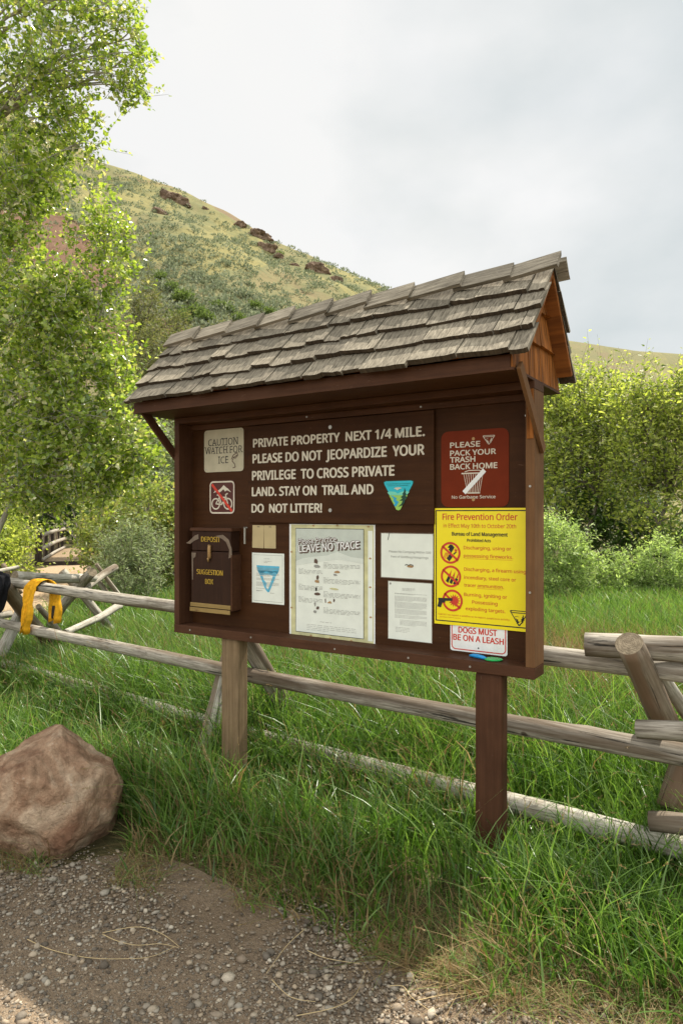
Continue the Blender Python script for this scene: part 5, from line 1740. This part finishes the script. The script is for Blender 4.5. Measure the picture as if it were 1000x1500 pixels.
plant('poplar_tree', 'low spreading poplar bough hanging over the footbridge', 'tree', (at(-110, 0, 7.5).x, 7.5, 0), cl, (0.058, 0.044, 0.28), LEAF['poplar'], M['bark_pale'], 'trees along the trail',
      L=0.5, nleaf=22, trunk=[(at(-110 + 20 * z, 0, 7.5).x, 7.5, z) for z in (0, 0.6, 1.1, 1.7, 2.3)], trunk_r=0.06, limb_r=0.015, up=0.15, out=0.7, rand=0.5, seed=4, twig_r=0.0035)

# understory beside the trail
plant('rose_shrub', 'yellow green rose thicket to the right of the footbridge', 'shrub', (at(200, 0, 13.5).x, 13.5, 0),
      [C(160, 765, 13.5, 50, 40, 130), C(215, 745, 13, 50, 48, 140), C(250, 790, 13, 36, 50, 110), C(190, 815, 13, 55, 36, 130), C(140, 800, 14, 28, 36, 70), C(255, 850, 13, 34, 36, 80), C(280, 760, 13.5, 40, 60, 90)],
      (0.085, 0.055, 0.3), LEAF['rose'], M['bark'], 'shrubs along the trail', L=0.6, nleaf=16, up=0.5, out=0.5, seed=11, trunk_r=0.03)
plant('silver_willow', 'pale silvery shrub with fine leaves beside the fence poles', 'shrub', (at(190, 0, 11.0).x, 11.0, 0),
      [C(185, 800, 11, 32, 36, 80), C(205, 838, 10.8, 40, 30, 90), C(165, 838, 11.2, 30, 26, 60), C(225, 800, 11.2, 24, 36, 50)],
      (0.075, 0.02, 0.3), LEAF['silver'], M['bark'], 'shrubs along the trail', L=0.5, nleaf=20, up=0.9, out=0.3, rand=0.3, seed=12, trunk_r=0.02)
plant('willow_shrub', 'fresh green bush to the left of the footbridge', 'shrub', (at(25, 0, 15).x, 15, 0),
      [C(12, 790, 15, 40, 40, 120), C(-10, 760, 15.5, 50, 50, 110), C(14, 826, 14.5, 32, 22, 60), C(-30, 810, 14, 50, 50, 80)],
      (0.09, 0.055, 0.3), LEAF['willow'], M['bark'], 'shrubs along the trail', L=0.55, nleaf=16, up=0.4, out=0.5, seed=13, trunk_r=0.025)
plant('alder_tree', 'dark shaded thicket closing the trail behind the footbridge', 'tree', (-12.6, 33.5, 0),
      [C(95, 735, 36, 34, 26, 150), C(140, 735, 38, 40, 30, 150), C(60, 745, 36, 30, 30, 110), C(20, 735, 38, 40, 36, 120), C(115, 772, 40, 26, 14, 60), C(190, 735, 36, 40, 40, 150)],
      (0.20, 0.13, 0.3), LEAF['dark'], M['bark'], 'trees behind the notice board', L=1.2, nleaf=16, up=0.4, out=0.5, seed=14, trunk_r=0.09)
plant('willow_shrub', 'light green thicket seen between the poplars and the board', 'shrub', (at(230, 0, 16).x, 16, 0),
      [C(225, 690, 16, 36, 40, 120), C(250, 650, 17, 30, 34, 70), C(190, 700, 17, 36, 36, 100), C(265, 700, 16, 34, 44, 90), C(300, 700, 17, 50, 60, 110)],
      (0.09, 0.045, 0.3), LEAF['silver'], M['bark'], 'shrubs along the trail', L=0.7, nleaf=18, up=0.6, out=0.4, seed=15, trunk_r=0.03)

# olive juniper-like trees at the hill foot
for k, (px, top, Z, w, lab) in enumerate(((215, 408, 34, 44, 'olive brown feathery tree at the hill foot, left of the roof'), (262, 452, 36, 42, 'olive brown feathery tree whose foot is hidden by the roof'), (325, 470, 38, 40, 'olive feathery tree showing just above the roof corner'))):
    cl = [C(px + dx, top + dy, Z, w * q, 44, n) for dx, dy, q, n in ((0, 45, 0.45, 60), (-10, 95, 0.75, 110), (14, 105, 0.75, 110), (0, 165, 0.95, 150), (-6, 235, 1.0, 130))]
    plant('juniper_tree', lab, 'tree', (at(px, 0, Z).x, Z, 0), cl, (0.24, 0.07, 0.3), LEAF['olive'], M['bark'], 'trees behind the notice board', L=1.5, nleaf=18, up=1.0, out=0.35, rand=0.3, seed=20 + k,
          trunk=[(at(px, 0, Z).x, Z, z) for z in (0, 2, 4.5, 7, (752 - top) / 1000 * Z * 0.85)], trunk_r=0.14, twig_r=0.012)
plant('willow_tree', 'soft green willow standing between the poplars and the hill', 'tree', (at(205, 0, 24).x, 24, 0),
      [C(200, 560, 24, 40, 60, 150), C(225, 520, 24, 34, 50, 110), C(180, 620, 24, 50, 60, 140), C(240, 600, 25, 40, 60, 120)],
      (0.14, 0.05, 0.3), LEAF['olive'], M['bark'], 'trees behind the notice board', L=1.0, nleaf=18, up=0.8, out=0.4, seed=26, trunk_r=0.08,
      trunk=[(at(205, 0, 24).x, 24, z) for z in (0, 1.5, 3, 5)])

# willows on the right
W = [
    (('willow_tree', 'big yellow green willow right behind the notice board end'), 16.5, 860, [C(835, 590, 16.5, 50, 40, 102), C(870, 575, 17, 40, 40, 75), C(820, 632, 16.5, 50, 55, 145), C(880, 632, 16.5, 50, 55, 145), C(840, 702, 16, 50, 50, 65), C(800, 590, 17, 40, 50, 75), C(790, 692, 16.5, 40, 60, 50), C(850, 550, 17, 12, 26, 10), C(900, 590, 16.8, 26, 36, 42)], 31),
    (('willow_tree', 'tall willow with slanting dark limbs at the right edge'), 15.0, 960, [C(925, 600, 15.5, 36, 45, 85), C(965, 590, 15, 36, 45, 85), C(1000, 610, 15, 36, 60, 94), C(930, 662, 15.2, 45, 50, 120), C(985, 672, 15, 45, 55, 129), C(945, 732, 15, 45, 45, 46), C(1010, 752, 15, 40, 60, 46), C(905, 702, 15.5, 36, 50, 37), C(1050, 652, 15.5, 60, 110, 137), C(990, 565, 15, 10, 26, 10), C(935, 558, 15.4, 12, 24, 10)], 32),
]
for (nm, lab), Z, px, cl, sd in W:
    b0 = at(px, 0, Z)
    plant(nm, lab, 'tree', (b0.x, Z, 0), cl, (0.12, 0.055, 0.3), LEAF['willow'], M['bark'], 'trees behind the notice board', L=0.95, nleaf=15, up=1.1, out=0.4, rand=0.28, seed=sd, trunk_r=0.075, twig_r=0.005,
          trunk=[(b0.x - 0.25, Z, 0), (b0.x - 0.15, Z, 0.6), (b0.x + 0.05, Z, 1.3), (b0.x + 0.3, Z, 2.0)], limb_r=0.04)
plant('alder_tree', 'dark leafy tree in the shade behind the pale willow bushes', 'tree', (at(905, 0, 17).x, 17.2, 0),
      [C(870, 740, 17, 46, 44, 120), C(915, 760, 17, 46, 44, 120), C(960, 775, 17, 44, 44, 110), C(840, 700, 17.5, 40, 50, 90), C(890, 800, 17.2, 40, 40, 90), C(1000, 800, 17, 44, 50, 100), C(810, 740, 18, 44, 60, 110)],
      (0.105, 0.06, 0.3), LEAF['dark'], M['bark'], 'trees behind the notice board', L=0.7, nleaf=18, up=0.4, out=0.5, seed=33, trunk_r=0.07)
PALE = [((828, 12.3), [C(822, 800, 12.3, 40, 44, 150), C(850, 830, 12.2, 28, 36, 90), C(810, 845, 12.2, 34, 30, 90), C(800, 780, 12.5, 26, 30, 50)], 'pale green rounded willow bush just right of the board'),
        ((915, 12.6), [C(905, 845, 12.6, 36, 34, 90), C(930, 838, 12.6, 34, 36, 90), C(885, 858, 12.6, 20, 24, 40)], 'loose pale green willow bush in the middle of the meadow edge'),
        ((975, 12.4), [C(968, 820, 12.4, 32, 34, 90), C(998, 850, 12.2, 30, 34, 80), C(950, 856, 12.4, 24, 24, 50), C(1040, 840, 12.4, 34, 44, 80)], 'pale green willow bush at the right edge of the meadow')]
for k, ((px, Z), cl, lab) in enumerate(PALE):
    plant('willow_shrub', lab, 'shrub', (at(px, 0, Z).x, Z, 0), cl, (0.075, 0.024, 0.3), LEAF['pale'], M['bark'], 'pale willow bushes along the meadow', L=0.42, nleaf=22, up=0.75, out=0.5, rand=0.35, seed=41 + k, trunk_r=0.03, twig_r=0.003)
# a couple of bushes that stand behind the board
plant('willow_shrub', 'green willow bush hidden behind the notice board', 'shrub', (at(480, 0, 15).x, 15, 0),
      [C(400, 760, 15, 60, 70, 130), C(500, 740, 15, 70, 80, 150), C(600, 770, 15, 60, 70, 130), C(700, 740, 15.5, 70, 90, 150), C(750, 790, 14.5, 40, 50, 80)],
      (0.10, 0.05, 0.3), LEAF['willow'], M['bark'], 'shrubs along the trail', L=0.7, nleaf=16, up=0.6, out=0.5, seed=51, trunk_r=0.04)

# ------------------------------------------------------------------ grass
def blades(X, Y, H, Wd, lean, seg, g, z0=None):
    """curved grass blades; lean = (n,2) tip offset as a share of the height -> V, F(quads)"""
    n = len(X)
    az = g.uniform(0, 2 * np.pi, size=n)
    sx, sy = np.cos(az), np.sin(az)
    t = np.linspace(0, 1, seg + 1)
    hz = H[:, None] * (t[None, :] - 0.32 * (t[None, :] ** 2) * np.clip(np.hypot(lean[:, 0], lean[:, 1]), 0, 1.6)[:, None])
    ox = H[:, None] * lean[:, 0:1] * t[None, :] ** 2
    oy = H[:, None] * lean[:, 1:2] * t[None, :] ** 2
    w = Wd[:, None] * (1 - t[None, :] ** 1.7 * 0.93) * 0.5
    cx = X[:, None] + ox; cy = Y[:, None] + oy; cz = hz + (0 if z0 is None else z0[:, None])
    Lf = np.stack([cx - sx[:, None] * w, cy - sy[:, None] * w, cz], -1)
    Rt = np.stack([cx + sx[:, None] * w, cy + sy[:, None] * w, cz], -1)
    V = np.stack([Lf, Rt], 2).reshape(-1, 3)
    base = (np.arange(n) * (seg + 1) * 2)[:, None] + (np.arange(seg) * 2)[None, :]
    F = np.stack([base, base + 1, base + 3, base + 2], -1).reshape(-1, 4)
    return V, F


def kiosk_xy(x, y):
    rx, ry = x - O.x, y - O.y
    return 0.84 * rx - 0.542 * ry, 0.542 * rx + 0.84 * ry


gg = np.random.default_rng(123)
bands = [  # y0, y1, blades per m2, width, segments
    (1.6, 3.5, 3800, 0.0085, 5), (3.5, 5.6, 2500, 0.0095, 4), (5.6, 9.0, 1500, 0.0095, 3), (9.0, 15.0, 620, 0.014, 3)]
allV = []; allF = []; allM = []; off = 0
headV = []; headF = []; hoff = 0
for (y0, y1, dens, wd, seg) in bands:
    xm = 0.56 * y1 + 1.0
    n = int((y1 - y0) * 2 * xm * dens)
    X = gg.uniform(-xm, xm, n); Y = gg.uniform(y0, y1, n)
    keep = np.abs(X) < 0.54 * Y + 0.9
    X, Y = X[keep], Y[keep]
    e = Y - edge_y(X)                                     # depth into the grass from the gravel edge
    clump = fbm(np.stack([X * 2.3, Y * 2.3, X * 0], -1), 4)
    clump2 = fbm(np.stack([X * 0.7 + 9, Y * 0.7, X * 0], -1), 3)
    pr = np.clip((e + 0.02 + clump * 0.55) / 0.30, 0, 1) * np.clip(0.82 + clump * 1.6, 0.15, 1)
    pr *= np.where((X > 0.15) & (e < 0.5), np.clip(0.40 + clump * 2.4 + e, 0.06, 1), 1)
    tx, hw_ = trail_at(Y)
    pr *= np.where((Y > 4.5), np.clip((np.abs(X - tx) - hw_) / 0.3, 0, 1), 1)
    pr *= np.where((((X + 1.34) / 0.35) ** 2 + ((Y - 3.36) / 0.24) ** 2 < 1) | ((X > -1.3) & (X < -1.0) & (Y < 3.3)), 0, 1)
    k_ = gg.uniform(size=len(X)) < pr
    X, Y, e, clump, clump2 = X[k_], Y[k_], e[k_], clump[k_], clump2[k_]
    n = len(X)
    H = (0.10 + 0.26 * np.clip(e / 0.75, 0, 1) + 0.22 * clump) * gg.uniform(0.5, 1.25, n)
    kt = 0.542 * (X - O.x) + 0.84 * (Y - O.y)               # distance behind the board's front
    H *= np.where((X > -3.2) & (Y < 7), 1 - 0.5 * np.exp(-((kt - 0.12) / 0.30) ** 2), 1)
    H += np.where(kt > 0.62, 0.12, 0.0) * gg.uniform(0.3, 1.2, n)
    tall = gg.uniform(size=n) < 0.08
    H = np.where(tall, H * 1.5, H)
    H = np.where((X < -0.4) & (kt > 0.7) & (Y < 6.6), H * 1.25, H)
    H = np.where(Y > 6, np.minimum(H, 0.42), H)
    H = np.clip(H, 0.04, 0.75)
    rd = gg.normal(size=(n, 2)) * 0.42 + 0.5 * np.stack([fbm(np.stack([X * 4, Y * 4, X * 0 + q], -1), 2) for q in (3, 8)], -1)
    lean = rd + np.array([-0.20, -0.10])
    lean[tall] *= 1.25
    W_ = wd * gg.uniform(0.55, 1.35, n)
    V, F = blades(X, Y, H, W_, lean, seg, gg)
    dryp = np.clip(0.42 - e * 0.55, 0.05, 0.42) + 0.35 * np.clip(clump2 * 2.2, -0.1, 1)
    gold = np.exp(-(((X - 2.7) / 1.5) ** 2 + ((Y - 6.6) / 1.2) ** 2)) * 0.75 + np.exp(-(((X + 0.0) / 3.0) ** 2 + ((Y - 7.4) / 1.0) ** 2)) * 0.15
    dryp = np.where(X > 0.75, dryp * 0.5, dryp)
    dryp = np.clip(np.where(Y > 4, 0.07, dryp) + gold, 0, 0.85)
    H_ = gg.uniform(size=n)
    m = np.where(H_ < dryp, 2, np.where(tall | (gg.uniform(size=n) < 0.16 + 0.35 * np.clip((Y - 6) / 4, 0, 1)), 1, 0))
    if Y.size and y1 < 6:
        tip = V.reshape(n, seg + 1, 2, 3).mean(2)
        pick = np.nonzero(tall & (gg.uniform(size=n) < 0.55))[0]
        td = unit(tip[pick, -1] - tip[pick, -2])
        for q in range(7):
            base_ = tip[pick, -1] - td * (0.006 * q)
            dd_ = unit(td + gg.normal(size=td.shape) * 0.35)
            v2, f2 = leaf_mesh(base_, dd_, unit(gg.normal(size=td.shape)), np.full(len(pick), 0.012), np.full(len(pick), 0.0045))
            headV.append(v2); headF.append(f2 + hoff); hoff += len(v2)
    allV.append(V); allF.append(F + off); allM.append(np.repeat(m, seg)); off += len(V)
gr = np_mesh('grass', np.concatenate(allV), np.concatenate(allF), [LEAF['grass'], LEAF['grass2'], LEAF['dry']], mi=np.concatenate(allM))
tag(gr, 'long green meadow grass round the posts and fence', 'grass', None, 'stuff')
sh_ = np_mesh('grass_seed_heads', np.concatenate(headV), np.concatenate(headF), LEAF['dry'])
tag(sh_, 'pale seed heads on the tallest grass stems', 'grass', None, 'stuff')
# short dry thatch at the gravel edge
n = 42000
X = gg.uniform(-3.0, 2.6, n); e = np.abs(gg.normal(size=n)) * 0.42 - 0.12
Y = edge_y(X) + e
cl_ = fbm(np.stack([X * 3.0 + 4, Y * 3.0, X * 0], -1), 3)
k_ = (gg.uniform(size=n) < np.clip(0.45 + cl_ * 2.2, 0, 1)) & ~((((X + 1.34) / 0.35) ** 2 + ((Y - 3.36) / 0.24) ** 2 < 1) | ((X > -1.3) & (X < -1.0) & (Y < 3.3)))
X, Y = X[k_], Y[k_]; n = len(X)
V, F = blades(X, Y, gg.uniform(0.02, 0.12, n), gg.uniform(0.002, 0.0045, n), gg.normal(size=(n, 2)) * 1.5, 3, gg, np.full(n, 0.008))
dg_ = np_mesh('dry_grass', V, F, [LEAF['dry'], LEAF['grass2']], mi=np.repeat((gg.uniform(size=n) < 0.25).astype(int), 3))
tag(dg_, 'short straw coloured thatch along the gravel edge', 'grass', None, 'stuff')

# ------------------------------------------------------------------ gravel stones
def mat_pebble():
    t = NT('pebbles')
    g = t.n('ShaderNodeNewGeometry')
    c = t.ramp(g.outputs['Random Per Island'], [(0.0, (0.085, 0.066, 0.047)), (0.25, (0.165, 0.142, 0.112)), (0.5, (0.24, 0.182, 0.125)), (0.75, (0.29, 0.26, 0.21)), (0.93, (0.36, 0.28, 0.19)), (1.0, (0.50, 0.45, 0.36))])
    n = t.noise(t.coord(), 130, 4, 0.7)
    c = t.mix(1.0, c, t.ramp(n, [(0.3, (0.8, 0.8, 0.8)), (0.7, (1.15, 1.15, 1.15))]), 'MULTIPLY')
    return t.done(t.principled(c, 0.8, t.bump(n, 0.4, 0.003), 0.25))


M['pebble'] = mat_pebble()
bm = bmesh.new(); bmesh.ops.create_icosphere(bm, subdivisions=1, radius=1.0)
IV = np.array([v.co[:] for v in bm.verts]); IF = np.array([[v.index for v in f.verts] for f in bm.faces]); bm.free()
gp_ = np.random.default_rng(9)
n = 190000
X = gp_.uniform(-2.6, 2.4, n); Y = 1.3 + (3.6 - 1.3) * gp_.uniform(size=n) ** 1.2
d = edge_y(X) - Y
dn = np.clip(0.62 + 2.0 * fbm(np.stack([X * 2.0, Y * 2.0, X * 0 + 5], -1), 4), 0.08, 1) * np.clip((d + 0.22) / 0.25, 0, 1)
k_ = gp_.uniform(size=n) < dn
X, Y = X[k_], Y[k_]; n = len(X)
sz = np.clip(np.exp(gp_.normal(size=n) * 0.60) * 0.0026, 0.0012, 0.016)
sc3 = sz[:, None] * gp_.uniform(0.65, 1.35, size=(n, 3)) * np.array([1.15, 1.15, 0.72])
th = gp_.uniform(0, 6.28, n)
jit = 1 + gp_.uniform(-0.34, 0.34, size=(n, len(IV), 1))
PV = IV[None] * jit * sc3[:, None, :]
c_, s_ = np.cos(th)[:, None], np.sin(th)[:, None]
px_ = PV[..., 0] * c_ - PV[..., 1] * s_; py_ = PV[..., 0] * s_ + PV[..., 1] * c_
pz_ = PV[..., 2] + (path_z(X, Y) + sc3[:, 2] * 0.35)[:, None]
PV = np.stack([px_ + X[:, None], py_ + Y[:, None], pz_], -1).reshape(-1, 3)
PF = (np.arange(n)[:, None, None] * len(IV) + IF[None]).reshape(-1, 3)
pb = np_mesh('gravel', PV, PF, M['pebble'])
tag(pb, 'loose grey and tan gravel stones on the path', 'gravel', None, 'stuff')

# dry stems lying on the gravel
STEMS = [([(40, 1380), (75, 1395), (130, 1408), (190, 1408), (225, 1405), (258, 1390)], 'longest dry grass stem curving across the gravel'),
         ([(150, 1372), (172, 1383), (200, 1388), (235, 1387), (262, 1392)], 'dry stem looped inside the longest one'),
         ([(150, 1370), (200, 1362), (235, 1372), (262, 1390)], 'thin dry stem arching over the looped one'),
         ([(446, 1365), (420, 1390), (390, 1432)], 'bent dry stem pointing at the grass edge'),
         ([(398, 1440), (425, 1465), (462, 1474)], 'short dry stem below the bent one'),
         ([(434, 1492), (490, 1482), (520, 1462), (536, 1424)], 'hooked dry stem near the bottom of the frame'),
         ([(450, 1396), (478, 1408), (530, 1418)], 'straight dry stem close under the grass'),
         ([(610, 1470), (655, 1462), (705, 1460)], 'pale dry stem pointing into the sunlit gravel'),
         ([(570, 1449), (590, 1450), (604, 1466), (640, 1492)], 'crooked dry stem left of the sunlit gravel'),
         ([(553, 1405), (600, 1425), (660, 1440)], 'dry stem caught in the grass edge')]
for pts, lab in STEMS:
    P = []
    for (px, py) in pts:
        Zg = 1.585 / ((py - 752) / 1000)
        P.append(Vector(((px - 500) / 1000 * Zg, Zg, 0.022 + random.uniform(0, 0.006))))
    # smooth the path
    Q = []
    for i in range(len(P) - 1):
        p0 = P[max(i - 1, 0)]; p1 = P[i]; p2 = P[i + 1]; p3 = P[min(i + 2, len(P) - 1)]
        for k in range(6):
            t = k / 6
            Q.append(0.5 * ((2 * p1) + (p2 - p0) * t + (2 * p0 - 5 * p1 + 4 * p2 - p3) * t * t + (3 * p1 - p0 - 3 * p2 + p3) * t ** 3))
    Q.append(P[-1])
    c0 = Q[0].copy()
    b = MB(); b.tube([q - c0 for q in Q], [0.0015 * (1 - 0.5 * i / len(Q)) for i in range(len(Q))], 5)
    o = b.build('dry_stem', M['straw'], None, c0, smooth=True)
    tag(o, lab, 'dry stem', 'dry stems on the gravel')
